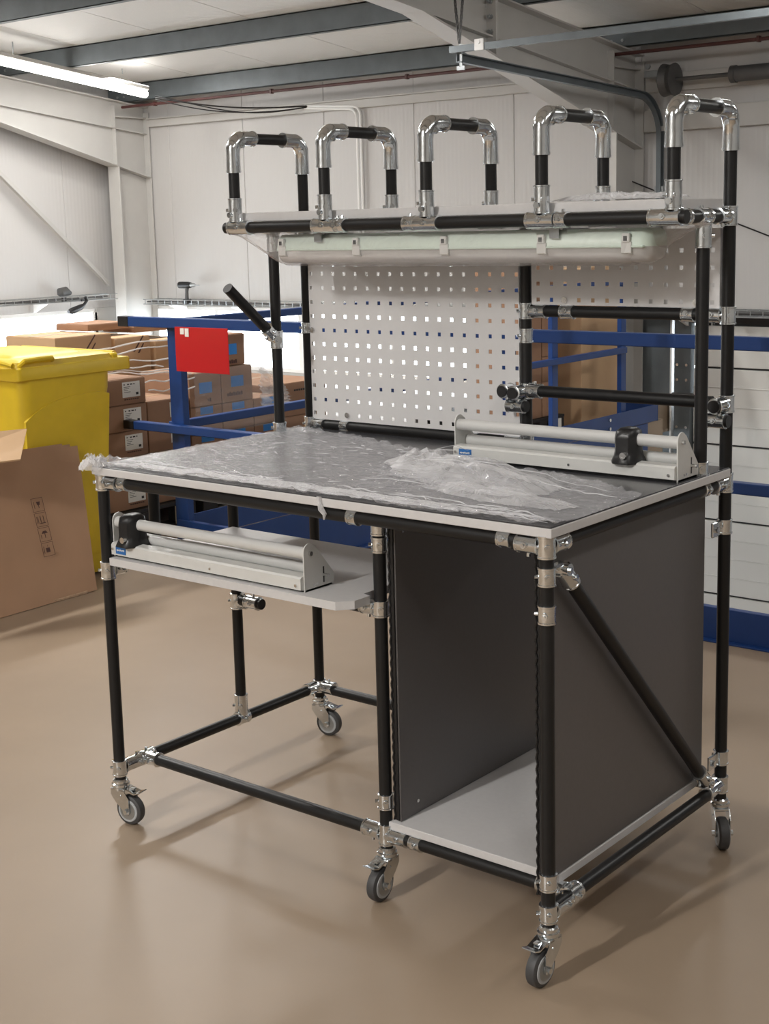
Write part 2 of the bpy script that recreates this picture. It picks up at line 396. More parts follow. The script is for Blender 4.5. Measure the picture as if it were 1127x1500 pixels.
# ceiling fittings
def fitting(fx, fy, label):
    y0, y1 = fy, fy + 1.82; zc = roof_low(fy + 0.9) - 0.06
    root = empty('ceiling_lamp', (fx, fy + 0.9, zc), label, 'lamp', 'tube lamps under the roof')
    s = -0.114
    R = Matrix.Translation((fx, fy + 0.9, zc)) @ Matrix.Rotation(s, 4, 'X') @ Matrix.Translation((-fx, -(fy + 0.9), -zc))
    bm = nb(); box(bm, fx - 0.035, fx + 0.035, y0, y1, zc + 0.012, zc + 0.05, 0.006); bmesh.ops.transform(bm, matrix=R, verts=bm.verts); make('batten', bm, m_frame, root)
    bm = nb(); n = 10
    sweep(bm, [(fx, y0, zc - 0.025), (fx, y0 + 0.02, zc - 0.025), (fx, y1 - 0.02, zc - 0.025), (fx, y1, zc - 0.025)], [0.022, 0.038, 0.038, 0.022], 16); bmesh.ops.transform(bm, matrix=R, verts=bm.verts); make('tube', bm, m_lamp, root)
    bm = nb()
    for y in (y0 + 0.3, y1 - 0.3): cyl(bm, (fx, y, zc + 0.04), (fx, y, roof_low(y) + 0.10), 0.006, 8)
    make('hanger', bm, m_galv, root)
labs = ['lit tube lamp in the upper left of the photo, nearest the corner', 'lit tube lamp following the corner one towards the left', 'lit tube lamp over the stacked cartons', 'lit tube lamp left of the workbench',
        'lit tube lamp in front of the workbench', 'lit tube lamp right of the workbench', 'lit tube lamp at the right front', 'lit tube lamp over the floor opening', 'added tube lamp over the right end of the floor opening, brightening the door']
for (fx, fy), lb in zip(FITTINGS, labs): fitting(fx, fy, lb)

# cable tray along both walls
def tray(name, axis, u0, u1, pos, z, label):
    root = empty(name, ((u0 + u1)/2, pos, z) if axis == 'X' else (pos, (u0 + u1)/2, z), label, 'cable tray', 'wire cable trays along the walls')
    def P(u, w, zz): return (u, pos + w, zz) if axis == 'X' else (pos + w, u, zz)
    bm = nb()
    for w, zz in ((0, z), (0, z + 0.05), (0.16, z), (0.16, z + 0.05), (0.05, z), (0.11, z)): cyl(bm, P(u0, w, zz), P(u1, w, zz), 0.005, 6)
    make('rail', bm, m_galv, root)
    bm = nb(); u = u0 + 0.03
    while u < u1:
        for a_, b_ in (((0, z), (0.16, z)), ((0, z), (0, z + 0.05)), ((0.16, z), (0.16, z + 0.05))): cyl(bm, P(u, a_[0], a_[1]), P(u, b_[0], b_[1]), 0.004, 5, False)
        u += 0.1
    tag(make('cross_wires', bm, m_galv, root), kind='stuff')
    bm = nb()
    for k in range(3):
        pts = []; u = u0 + 0.02
        while u < u1 - 0.02:
            pts.append(P(u, 0.05 + 0.04*k + 0.015*sin(u*3 + k), z + 0.016 + 0.012*abs(sin(u*2.1 + k)))); u += 0.15
        sweep(bm, pts, 0.009, 6)
    make('cable', bm, m_blackpl if False else m_darkgrey, root)
    for i in range(int((u1 - u0) / 0.9) + 1):
        u = u0 + 0.4 + i * 0.9
        if u > u1 - 0.1: break
        bm = nb(); w1 = 0.23 if axis == 'X' else -0.05
        prs = [(-0.01, z - 0.008), (w1, z - 0.008), (w1, z - 0.10)]
        if axis == 'X': prism(bm, [(pos + a_, b_) for a_, b_ in prs], 0, u, u + 0.02)
        else: prism(bm, [(pos + a_, b_) for a_, b_ in ((0.17, z - 0.008), (-0.04, z - 0.008), (-0.04, z - 0.10))], 1, u, u + 0.02)
        make('bracket', bm, m_white, root, smooth=0)
tray('cable_tray', 'X', -8.68, -3.1, 7.75, 0.69, 'grey wire cable tray along the back wall below the light sheet wall')
tray('cable_tray', 'Y', 3.5, 7.52, -8.98, 0.76, 'grey wire cable tray on the left wall above the bright window band')
tray('cable_tray', 'X', -2.9, 4.5, 7.72, 0.70, 'grey wire cable tray on the wall above the sectional door')

# ---- sectional door, its tracks, spring and hangers
dr = empty('door_1', (1.0, 8.0, -2.75), kind='structure')
zs_ = [0.283 - 0.608 * k for k in range(6)]
tops = [0.62] + zs_[:5]
for k in range(5):
    zt, zb = tops[k], tops[k + 1] if k + 1 < len(tops) else -2.75
    zb = zs_[k]
    bm = nb(); box(bm, -2.45, 4.5, 7.965, 8.0, zb + 0.008, zt - 0.008, 0.003)
    p = make('door_panel', bm, m_door, dr)
    # pressed ribs on the face
    bm = nb(); nr = 3
    z = zt - 0.152
    while z > zb + 0.05:
        box(bm, -2.45, 4.5, 7.958, 7.966, z - 0.0035, z + 0.0035, 0.0015); z -= 0.152
    if len(bm.verts): 
        r = make('rib', bm, m_door, p); r.parent = p
    else: bm.free()
bm = nb(); box(bm, -2.45, 4.5, 7.985, 8.02, -2.75, 0.63); make('seal', bm, m_ink, dr)
bm = nb(); box(bm, -2.55, 4.5, 7.96, 8.0, 0.63, 0.70, 0.003); make('top_seal', bm, m_blackpl, dr)
bm = nb(); box(bm, -2.6, -2.46, 7.93, 8.0, -2.75, 0.72, 0.004); make('door_track', bm, m_purlin, dr)
bm = nb(); box(bm, -2.652, -2.636, 7.95, 8.0, -2.75, 2.1, 0.002); make('door_frame', bm, m_white, dr)
bm = nb(); box(bm, -2.60, -2.46, 7.90, 7.93, 0.02, 0.07, 0.003); cyl(bm, (-2.6, 7.9, 0.06), (-2.42, 7.9, 0.06), 0.02, 10); make('roller_bracket', bm, m_darkgrey, dr)
bm = nb()
for z in (-0.55, -0.2, 0.18, 0.30): cyl(bm, (-2.57, 7.93, z), (-2.57, 7.915, z), 0.012, 8); cyl(bm, (-2.49, 7.93, z), (-2.49, 7.915, z), 0.012, 8)
make('bolt', bm, m_bolt, dr)

trk = empty('door_rail', (-2.75, 7.6, 2.3), 'grey steel lift rail curving from the wall out under the roof', 'door rail')
pts = [(-2.75, 7.94, 0.75), (-2.75, 7.94, 2.08)] + [(-2.75, 7.94 - 0.32*(1 - cos(a_)), 2.08 + 0.30*sin(a_)) for a_ in [pi/2*k/8 for k in range(1, 9)]] + [(-2.75, 5.27, 2.475)]
bm = nb()
prof = [(-0.02, -0.028), (0.02, -0.028), (0.02, -0.022), (-0.014, -0.022), (-0.014, 0.022), (0.02, 0.022), (0.02, 0.028), (-0.02, 0.028)]
rings = []
for i, p in enumerate(pts):
    d = (Vector(pts[min(i+1, len(pts)-1)]) - Vector(pts[max(i-1, 0)])).normalized(); u = V(1, 0, 0); v = d.cross(u).normalized()
    rings.append([bm.verts.new(Vector(p) + u*a_ + v*b_) for a_, b_ in prof])
for a_, b_ in zip(rings, rings[1:]):
    for k in range(8): bm.faces.new((a_[k], a_[(k+1) % 8], b_[(k+1) % 8], b_[k]))
bm.faces.new(rings[0][::-1]); bm.faces.new(rings[-1]); make('track', bm, m_purlin, trk, smooth=30)
bm = nb(); box(bm, -2.79, -2.72, 7.925, 7.965, 1.62, 1.70, 0.003); make('wall_clip', bm, m_galv, trk)
cb = empty('cross_rail', (-1, 5.25, 2.5), 'slotted galvanised cross rail above the tall end guard', 'rail')
bm = nb(); box(bm, -2.80, 2.7, 5.235, 5.275, 2.505, 2.511); box(bm, -2.80, 2.7, 5.235, 5.241, 2.511, 2.545); box(bm, -2.80, 2.7, 5.269, 5.275, 2.511, 2.545); make('channel', bm, m_purlin, cb, smooth=0)
bm = nb(); box(bm, -2.60, -2.53, 5.225, 5.235, 2.50, 2.57, 0.003); cyl(bm, (-2.565, 5.226, 2.55), (-2.565, 5.218, 2.55), 0.012, 10); make('bracket', bm, m_white, cb)
for nme, xb, lb in (('chain', -0.05, 'left'), ('chain', 0.055, 'right')):
    bm = nb(); a_, b_ = V(-2.745, 5.27, 2.56), V(-2.745 + xb, 5.27, 3.02); n_ = 22
    for k in range(n_):
        p = a_.lerp(b_, k / n_); q = a_.lerp(b_, (k + 1.35) / n_); off = V(0.006, 0, 0) if k % 2 else V(0, 0.006, 0)
        cyl(bm, p + off, q + off, 0.0045, 5); cyl(bm, p - off, q - off, 0.0045, 5)
    tag(make('chain', bm, m_darkgrey), '%s one of the two chains holding up the cross rail' % lb, 'chain')
bm = nb(); cyl(bm, (-2.745, 5.285, 2.42), (-2.745, 5.285, 2.56), 0.01, 8); box(bm, -2.775, -2.715, 5.28, 5.29, 2.40, 2.425); make('stay', bm, m_galv, trk)
sp = empty('door_spring', (-2.4, 7.85, 2.5), 'dark spring shaft with cable drum on the wall over the sectional door', 'door spring')
bm = nb(); cyl(bm, (-2.72, 7.82, 2.49), (4.3, 7.82, 2.49), 0.016, 12); make('shaft', bm, m_darkgrey, sp)
bm = nb(); sweep(bm, [(-2.66, 7.82, 2.49), (-2.655, 7.82, 2.49), (-2.60, 7.82, 2.49), (-2.56, 7.82, 2.49), (-2.555, 7.82, 2.49)], [0.06, 0.125, 0.11, 0.125, 0.04], 24); make('drum', bm, m_darkgrey, sp)
bm = nb(); cyl(bm, (-2.09, 7.82, 2.49), (-0.9, 7.82, 2.49), 0.058, 20); cyl(bm, (-2.10, 7.82, 2.49), (-2.06, 7.82, 2.49), 0.064, 20); make('spring', bm, m_darkgrey, sp)
bm = nb(); box(bm, -2.82, -2.70, 7.80, 7.99, 2.52, 2.57, 0.004); cyl(bm, (-2.78, 7.8, 2.6), (-2.78, 7.78, 2.6), 0.02, 10); make('bearing_bracket', bm, m_galv, sp)

# ================================================================== BLUE GUARD RAIL round the opening
gr = empty('guard_rail', (-2.16, 2.2, 0), 'blue steel guard rail running behind the workbench around the floor opening', 'guard rail')
def bxo(name, m, root, *a, bev=0.003):
    bm = nb(); box(bm, *a, bev); return make(name, bm, m, root)
bxo('top_rail', m_blue, gr, -2.42, 2.9, 2.17, 2.21, 1.009, 1.055)
bxo('top_rail', m_blue, gr, -2.22, -2.18, 2.21, 7.0, 1.009, 1.045)
bxo('middle_rail', m_blue, gr, -2.42, 2.9, 2.17, 2.21, 0.528, 0.567)
bxo('middle_rail', m_blue, gr, -2.22, -2.18, 2.21, 6.42, 0.535, 0.575)
for z0, z1 in ((1.009, 1.055), (0.528, 0.567)):
    o = bxo('end_cap', m_blackpl, gr, -2.49, -2.42, 2.168, 2.212, z0 - .001, z1 + .001); o['label'] = 'black plastic end cap'
bxo('toe_board', m_blue, gr, -2.18, 2.9, 2.196, 2.202, 0.004, 0.118, bev=0.001)
bxo('toe_board', m_blue, gr, -2.206, -2.20, 2.25, 6.9, 0.004, 0.122, bev=0.001)
bxo('toe_lip', m_blue, gr, -2.18, 2.9, 2.202, 2.225, 0.112, 0.118, bev=0.001)
bxo('toe_lip', m_blue, gr, -2.20, 2.9, 2.17, 2.202, 0.0, 0.006, bev=0.001)
for (x, y, w) in ((-2.16, 2.225, 0.042), (-0.35, 2.232, 0.03), (1.9, 2.232, 0.03), (-2.2, 5.55, 0.022), (-2.2, 6.44, 0.022)):
    if y < 3: bxo('post', m_blue, gr, x - w, x + w, 2.211, 2.25, 0, 1.02)
    else: bxo('post', m_blue, gr, x - 0.055, x - 0.021, y - 0.035, y + 0.035, 0, 1.02)
bxo('edge_beam', m_blue, gr, -2.206, -2.196, 2.26, 6.75, -0.27, 0.0, bev=0.001)
bxo('edge_lip', m_blue, gr, -2.206, -2.165, 2.26, 6.75, -0.285, -0.27, bev=0.002)
bxo('end_board', m_blue, gr, -2.66, -2.20, 6.90, 6.91, 0.0, 0.122, bev=0.002)
bm = nb()
for y in (3.05, 4.6, 6.2):
    for dz in (0.03, 0.09): cyl(bm, (-2.2, y, dz), (-2.185, y, dz), 0.012, 8)
make('bolt', bm, m_bolt, gr)

bm = nb(); box(bm, -2.093, -1.757, 2.160, 2.164, 0.818, 1.018, 0.001)
sg = make('sign', bm, m_red); tag(sg, 'plain red plastic sign hanging on the blue guard rail', 'sign')
bm = nb()
for k in range(2): box(bm, -2.055 + 0.03*k, -2.030 + 0.03*k, 2.1575, 2.1598, 0.985 - 0.01*k, 1.012, 0.0005, rot=Matrix.Rotation(0.0, 4, 'Y'))
o = make('tape_strip', bm, m_paper, sg, shift=False); o['label'] = 'crumpled clear tape'

# ================================================================== CARTONS
def carton(x0, x1, y0, y1, z0, z1, label, group, m=None, lab=None, marks=None, tape=True):
    """face towards the camera is the +X one"""
    m = m or m_card
    root = empty('carton', ((x0 + x1)/2, (y0 + y1)/2, z0), label, 'box', group)
    bm = nb(); box(bm, x0, x1 - 0.002, y0, y1, z0 + 0.0015, z1 - 0.003, 0.006, seg=2)
    for v in bm.verts: v.co += Vector((noise.noise(v.co * 9), noise.noise(v.co * 9 + V(5, 0, 0)), 0)) * 0.003
    make('body', bm, m, root)
    bm = nb(); ym = (y0 + y1)/2; xm = (x0 + x1)/2
    box(bm, x0 + 0.004, xm - 0.002, y0 + 0.004, y1 - 0.004, z1 - 0.004, z1 - 0.0005, 0.001); box(bm, xm + 0.002, x1 - 0.006, y0 + 0.004, y1 - 0.004, z1 - 0.004, z1 - 0.0005, 0.001)
    make('top_flap', bm, m, root)
    if tape:
        bm = nb(); box(bm, xm - 0.025, xm + 0.025, y0 + .004, y1 - .004, z1 - 0.0005, z1); make('tape', bm, m_cardtape, root, smooth=0)
    if lab == 'white':
        w, h = (y1 - y0) * 0.36, (z1 - z0) * 0.58; yl = y0 + (y1 - y0) * 0.52; zl = z0 + (z1 - z0) * 0.28
        bm = nb(); box(bm, x1 - 0.003, x1 - 0.0002, yl, yl + w, zl, zl + h); p = make('shipping_label', bm, m_paper, root, smooth=0)
        bm = nb(); xx0, xx1 = x1 - 0.0002, x1 + 0.0004
        a_ = yl + w * 0.08
        for q in range(4): box(bm, xx0, xx1, a_, a_ + w * (0.06 + 0.04*(q % 3)), zl + h*0.80, zl + h*0.88); a_ += w * (0.16 if q % 2 else 0.2)
        for q in range(4): box(bm, xx0, xx1, yl + w*0.08, yl + w*(0.45 - 0.07*(q % 3)), zl + h*(0.66 - 0.11*q), zl + h*(0.69 - 0.11*q))
        box(bm, xx0, xx1, yl + w*0.76, yl + w*0.90, zl + h*0.12, zl + h*0.28)
        make('printed_lines', bm, m_ink, root, smooth=0)
        bm = nb()
        for q in range(7): box(bm, xx0 - .002, xx1 - .0022 + .0015, yl + w*(0.1 + 0.12*q), yl + w*(0.18 + 0.12*q), zl - h*0.17, zl - h*0.10)
        make('printed_line', bm, m_inkbrown, root, smooth=0)
    if lab == 'blue':
        w, h = (y1 - y0) * 0.40, 0.055; yl = y0 + (y1 - y0) * 0.30; zl = z1 - 0.05 - h if z1 - z0 > 0.15 else z1 - 0.04
        bm = nb(); box(bm, x1 - 0.003, x1 - 0.0002, yl, yl + w, zl, min(z1 - 0.004, zl + h), rot=None); make('blue_sticker', bm, m_tape, root, smooth=0)
        bm = nb()
        for q in range(8): box(bm, x1 - .0022, x1 - .0008, yl - 0.03 + 0.014*q, yl - 0.02 + 0.014*q, zl - 0.045, zl - 0.030 + .004*(q % 2))
        make('printed_line', bm, m_inkbrown, root, smooth=0)
    if marks == 'arrows':
        bm = nb(); yc = y0 + (y1 - y0) * 0.5; zc = z0 + (z1 - z0) * 0.70
        for q in (0, 1):
            a_ = yc + 0.03*q; L_ = 0.075 - 0.03*q
            vs = [bm.verts.new((x1 - 0.0014, a_ + p_, zc + r_ - 0.01*q)) for p_, r_ in ((0, 0), (0.012, 0), (L_ + 0.0, L_), (L_ - 0.004, L_ + 0.006))]
            bm.faces.new(vs); 
        solidify(bm, geom=bm.faces[:], thickness=0.0008); make('printed_mark', bm, m_inkbrown, root, smooth=0)
    return root

def pallet(x0, x1, y0, y1, label):
    root = empty('pallet', ((x0 + x1)/2, (y0 + y1)/2, 0), label, 'pallet', 'black pallets under the cartons')
    n = 5; w = (x1 - x0) / n
    for k in range(n):
        bm = nb(); box(bm, x0 + k*w + 0.012, x0 + (k + 1)*w - 0.012, y0, y1, 0.108, 0.128, 0.003); make('deck_board', bm, m_pallet, root)
    for k in range(3):
        for j in range(3):
            bm = nb(); cx = x0 + 0.06 + k*(x1 - x0 - 0.12)/2; cy = y0 + 0.06 + j*(y1 - y0 - 0.12)/2
            box(bm, cx - 0.05, cx + 0.05, cy - 0.05, cy + 0.05, 0.02, 0.108, 0.004); make('block', bm, m_pallet, root)
    for k in range(3):
        bm = nb(); cx = x0 + 0.06 + k*(x1 - x0 - 0.12)/2; box(bm, cx - 0.05, cx + 0.05, y0, y1, 0.0, 0.02, 0.003); make('runner', bm, m_pallet, root)
    bm = nb(); box(bm, x1 - 0.0005, x1 + 0.001, y1 - 0.14, y1 - 0.07, 0.025, 0.105); box(bm, x1 - 0.012, x1 - 0.0005, y1 - 0.15, y1 - 0.06, 0.02, 0.108); make('paper_label', bm, m_paper, root, smooth=0)
    return root
pallet(-3.44, -2.46, 1.95, 2.60, 'black plastic pallet under the cartons with white labels')
pallet(-3.44, -2.46, 2.63, 3.80, 'black plastic pallet under the cartons with blue stickers')

lv = [0.13, 0.256, 0.382, 0.508, 0.634, 0.76]
names = ['bottom', 'second from bottom', 'middle', 'second from top', 'topmost']
g = 'brown cartons with white labels beside the yellow bin'
for k in range(5): carton(-2.9, -2.5, 2.03, 2.328, lv[k], lv[k+1], 'carton with white label beside the yellow bin, %s of five' % names[k], g, lab='white')
for k in range(4): carton(-2.9, -2.5, 2.335, 2.605, 0.13 + 0.126*k, 0.13 + 0.126*(k+1), 'carton with white label half behind the blue corner post, %s of four' % ['bottom', 'second from bottom', 'second from top', 'topmost'][k], g, lab='white')
g = 'brown cartons with blue stickers behind the red sign'
cols = [(2.612, 2.83), (2.835, 3.055), (3.06, 3.27)]
cn = ['left column behind the red sign', 'middle column right of the red sign', 'right column next to the handle post']
lvl = [0.13, 0.28, 0.43, 0.57, 0.74]
for ci, (a_, b_) in enumerate(cols):
    for k in range(4 if ci < 2 else 3):
        carton(-2.86, -2.5, a_, b_, lvl[k], lvl[k+1] + (0.012 if (ci == 1 and k == 3) else 0), 'carton with blue sticker, %s, %s' % (cn[ci], ['on the pallet', 'second up', 'third up', 'fourth up'][k]), g, lab='blue')
carton(-2.86, -2.52, 2.83, 3.03, 0.753, 0.915, 'brown carton with blue sticker alone on top of the stack by the red sign', g, lab='blue')
g = 'tall cartons in the back row by the yellow bin'
bc = [(2.20, 2.555), (2.575, 2.815), (2.85, 3.12)]; bn = ['left', 'middle', 'right']
for ci, (a_, b_) in enumerate(bc):
    zz = [0.13, 0.40, 0.665, 0.935] if ci == 0 else ([0.13, 0.39, 0.645, 0.905] if ci == 1 else [0.13, 0.37, 0.60, 0.87])
    for k in range(3):
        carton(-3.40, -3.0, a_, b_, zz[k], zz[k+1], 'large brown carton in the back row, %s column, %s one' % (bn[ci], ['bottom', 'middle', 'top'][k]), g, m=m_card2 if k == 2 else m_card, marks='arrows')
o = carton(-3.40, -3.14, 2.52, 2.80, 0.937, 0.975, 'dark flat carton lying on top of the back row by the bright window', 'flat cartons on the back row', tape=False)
for o_ in (o,): pass
carton(-3.40, -3.14, 2.83, 3.11, 0.908, 0.945, 'flat carton lying on the back row behind the blue rail', 'flat cartons on the back row', tape=False)
carton(-3.35, -2.62, 3.29, 3.76, 0.13, 0.42, 'wide brown carton under another beyond the handle post', 'wide cartons beyond the handle post')
carton(-3.35, -2.62, 3.29, 3.76, 0.42, 0.605, 'wide brown carton with printed line on top beyond the handle post', 'wide cartons beyond the handle post')
bm = nb()
for q in range(9): box(bm, -2.6225, -2.6205, 3.50 + 0.018*q, 3.512 + 0.018*q, 0.555, 0.565)
ob_ = make('printed_line', bm, m_ink); ob_.parent = C.objects['carton.%03d' % 0] if 'carton.000' in C.objects else None
last = [o_ for o_ in C.objects if o_.get('label', '').startswith('wide brown carton with printed line')][0]
ob_.parent = last; ob_.location = -Vector(last.location)

# right hand group by the door
g = 'brown cartons behind the blue rail left of the tall pale one'
for ci, (a_, b_) in enumerate(((5.62, 5.855), (5.865, 6.06))):
    z = 0.129
    hs = [0.22, 0.16, 0.15, 0.20, 0.18, 0.15] if ci == 0 else [0.24, 0.17, 0.13, 0.18, 0.18, 0.13]
    for k, h in enumerate(hs):
        carton(-2.95, -2.52, a_, b_, z, z + h, 'brown carton between middle post and blue upright, %s column, %s from floor' % (['left', 'right'][ci], ['first', 'second', 'third', 'fourth', 'fifth', 'sixth'][k]), g); z += h
pallet(-3.4, -2.48, 5.55, 6.10, 'dark pallet under the far cartons right of the pegboard')
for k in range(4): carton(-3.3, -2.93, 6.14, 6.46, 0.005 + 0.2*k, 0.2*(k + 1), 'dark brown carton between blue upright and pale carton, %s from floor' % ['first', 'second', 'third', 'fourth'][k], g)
bm = nb()
for k in range(9): box(bm, -3.27, -2.96 + 0.01*(k % 3), 6.18, 6.44 - 0.01*(k % 2), 0.801 + 0.012*k, 0.812 + 0.012*k, 0.001)
tag(make('paper_stack', bm, m_paper), 'stack of white papers on the shadowed cartons beside the pale carton', 'papers')
tc = empty('tall_carton', (-2.65, 6.6, 0), 'tall pale unprinted carton standing behind the blue uprights', 'box')
bm = nb(); box(bm, -2.82, -2.5, 6.34, 6.87, 0.002, 1.12, 0.005); make('body', bm, m_card2, tc)
bm = nb(); box(bm, -2.818, -2.51, 6.885, 6.91, 0.002, 1.10, 0.003); make('side_sheet', bm, m_card, tc)
bm = nb(); box(bm, -2.66, -2.62, 6.345, 6.865, 1.12, 1.121); make('tape', bm, m_cardtape, tc)
# carton down in the opening with printed letters
lc = empty('carton', (-2.6, 3.7, -2.75), 'brown carton with printed letters seen through the floor opening', 'box')
bm = nb(); box(bm, -2.95, -2.30, 3.20, 4.10, -2.75, -0.255, 0.006); make('body', bm, m_card, lc)
text_obj('printed_letters', 'LOGI', 0.040, TX(-2.2995, 3.36, -0.325), m_ink, lc)
bm = nb(); box(bm, -2.65, -2.60, 3.21, 4.09, -0.255, -0.254); make('tape', bm, m_cardtape, lc)

# stretch wrap
def wrap_sheet(name, pts, label, m, sub=26, amp=0.02, seed=0):
    """bilinear quad sheet with pleats"""
    bm = nb(); a, b, c, d = [Vector(p) for p in pts]; G = []
    nrm = (b - a).cross(d - a).normalized()
    for i in range(sub + 1):
        row = []
        for j in range(sub + 1):
            u, v = i / sub, j / sub; p = (a.lerp(b, u)).lerp(d.lerp(c, u), v)
            f = noise.noise(Vector((u*2 + seed, v*14, seed))) * amp + noise.noise(Vector((u*9, v*22 + seed, 3))) * amp * 0.4
            row.append(bm.verts.new(p + nrm * f))
        G.append(row)
    for i in range(sub):
        for j in range(sub): bm.faces.new((G[i][j], G[i+1][j], G[i+1][j+1], G[i][j+1]))
    return tag(make(name, bm, m, smooth=60), label, 'plastic film')
wrap_sheet('stretch_wrap', [(-2.47, 2.615, 0.43), (-2.47, 3.27, 0.43), (-2.47, 3.10, 0.76), (-2.47, 2.615, 0.75)], 'clear stretch film over the cartons with blue stickers', m_wrap, amp=0.012, seed=2)
wrap_sheet('stretch_wrap', [(-2.47, 3.08, 0.50), (-2.55, 3.40, 0.50), (-2.55, 3.36, 0.60), (-2.47, 3.08, 0.76)], 'loose end of stretch film right of the carton stack by the handle post', film_mat('loose_wrap', 0.22, (0.8, 0.8, 0.8), 0.1, 30, 0.8), amp=0.03, seed=5)
# pulled strands of film between the two label stacks
bm = nb()
strands = [((-2.7, 1.98, 0.885), (-2.5, 2.62, 0.93)), ((-2.6, 2.05, 0.86), (-2.5, 2.62, 0.905)), ((-2.6, 2.02, 0.84), (-2.46, 2.55, 0.83)), ((-2.6, 2.05, 0.82), (-2.47, 2.42, 0.80)),
           ((-2.6, 2.08, 0.80), (-2.47, 2.60, 0.765)), ((-2.6, 2.15, 0.785), (-2.47, 2.60, 0.75)), ((-2.47, 2.30, 0.735), (-2.47, 2.62, 0.725)), ((-2.47, 2.32, 0.69), (-2.47, 2.62, 0.675))]
for i, (a_, b_) in enumerate(strands):
    a_, b_ = Vector(a_), Vector(b_); pts = [a_.lerp(b_, k/10) + V(0, 0, 0.006*sin(k*1.3 + i)) for k in range(11)]
    sweep(bm, pts, [0.0035 + 0.002*abs(noise.noise(Vector((k*.7, i, 0)))) for k in range(11)], 6)
tag(make('film_strands', bm, film_mat('film_strand', 0.6, (0.9, 0.88, 0.86), 0.1, 40, 0.5)), 'twisted strands of clear film between the yellow bin and blue corner post', 'plastic film')

# ================================================================== YELLOW BIN
def bin_(loc, label):
    root = empty('wheelie_bin', loc, label, 'bin')
    # local: +X face towards camera, width in y 0..0.575, depth -0.72..0 ; z 0..1
    ym = 0.24
    def ring(z, hy0, hy1, x0, x1, r=0.05, n=5):
        pts = []
        for (cx, cy, a0) in ((x1 - r, hy1 - r, 0), (x0 + r, hy1 - r, pi/2), (x0 + r, hy0 + r, pi), (x1 - r, hy0 + r, 3*pi/2)):
            for k in range(n + 1): a_ = a0 + pi/2*k/n; pts.append((cx + r*cos(a_), cy + r*sin(a_), z))
        return pts
    def loft(bm, rings):
        R = [[bm.verts.new(p) for p in r] for r in rings]
        for a_, b_ in zip(R, R[1:]):
            for k in range(len(a_)): bm.faces.new((a_[k], a_[(k+1) % len(a_)], b_[(k+1) % len(a_)], b_[k]))
        bm.faces.new(R[0][::-1]); bm.faces.new(R[-1])
    bm = nb(); loft(bm, [ring(0.02, 0.05, 0.40, -0.58, -0.025), ring(0.05, 0.045, 0.405, -0.60, -0.02), ring(0.70, 0.018, 0.455, -0.68, -0.008), ring(0.80, 0.012, 0.475, -0.69, -0.005), ring(0.868, 0.01, 0.48, -0.70, -0.004)])
    make('body', bm, m_yellow, root, shift=False)
    # raised shield panel on the face (arched top)
    bm = nb(); poly = [(0.025, 0.10), (0.405, 0.10), (0.452, 0.775)] + [(0.452 - 0.43*t_, 0.775 + 0.012 - 0.085*(t_**4)) for t_ in [k/10 for k in range(1, 11)]]
    prism(bm, poly, 0, -0.012, 0.0005)
    for v in bm.verts: v.co.x -= 0.019*(1 - v.co.z/0.80)
    make('front_panel', bm, m_yellow, root, shift=False)
    bm = nb(); loft(bm, [ring(0.866, -0.003, 0.575, -0.73, 0.0, 0.02), ring(0.870, -0.005, 0.578, -0.735, 0.004, 0.02), ring(0.914, -0.005, 0.578, -0.735, 0.004, 0.02), ring(0.920, 0.0, 0.573, -0.73, 0.0, 0.02)])
    make('rim', bm, m_yellow, root, shift=False)
    bm = nb(); loft(bm, [ring(0.920, 0.0, 0.50, -0.70, -0.008, 0.03), ring(0.940, 0.003, 0.49, -0.695, -0.014, 0.03), ring(0.948, 0.02, 0.47, -0.68, -0.03, 0.03)])
    lid = make('lid', bm, m_yellow, root, shift=False)
    bm = nb(); loft(bm, [ring(0.948, 0.06, 0.43, -0.62, -0.13, 0.03), ring(0.957, 0.075, 0.415, -0.60, -0.15, 0.03)])
    make('raised_centre', bm, m_yellow, lid, shift=False)
    bm = nb()
    sweep(bm, [(-0.02, 0.02, 0.925), (0.005, 0.03, 0.947), (0.008, 0.10, 0.950), (0.008, 0.16, 0.950), (-0.015, 0.18, 0.940)], 0.010, 8)
    sweep(bm, [(-0.02, -0.01, 0.93), (-0.10, -0.028, 0.947), (-0.24, -0.03, 0.950), (-0.30, -0.01, 0.940)], 0.010, 8)
    make('lid_handle', bm, m_yellow, lid, shift=False)
    bm = nb(); box(bm, -0.10, -0.01, 0.485, 0.52, 0.915, 0.94, 0.006); cyl(bm, (-0.68, 0.53, 0.932), (-0.05, 0.53, 0.932), 0.014, 12); make('hinge', bm, m_yellow, root, shift=False)
    for x in (-0.60, -0.10):
        bm = nb(); cyl(bm, (x, 0.44, 0.09), (x + 0.045, 0.44, 0.09), 0.09, 24); w = make('wheel', bm, m_blackpl, root, shift=False)
    bm = nb(); cyl(bm, (-0.6, 0.44, 0.09), (-0.06, 0.44, 0.09), 0.012, 10); make('axle', bm, m_galv, root, shift=False)
    return root
b1 = bin_((-2.0, 1.24, 0), 'large yellow wheeled bin behind the leaning cardboard')

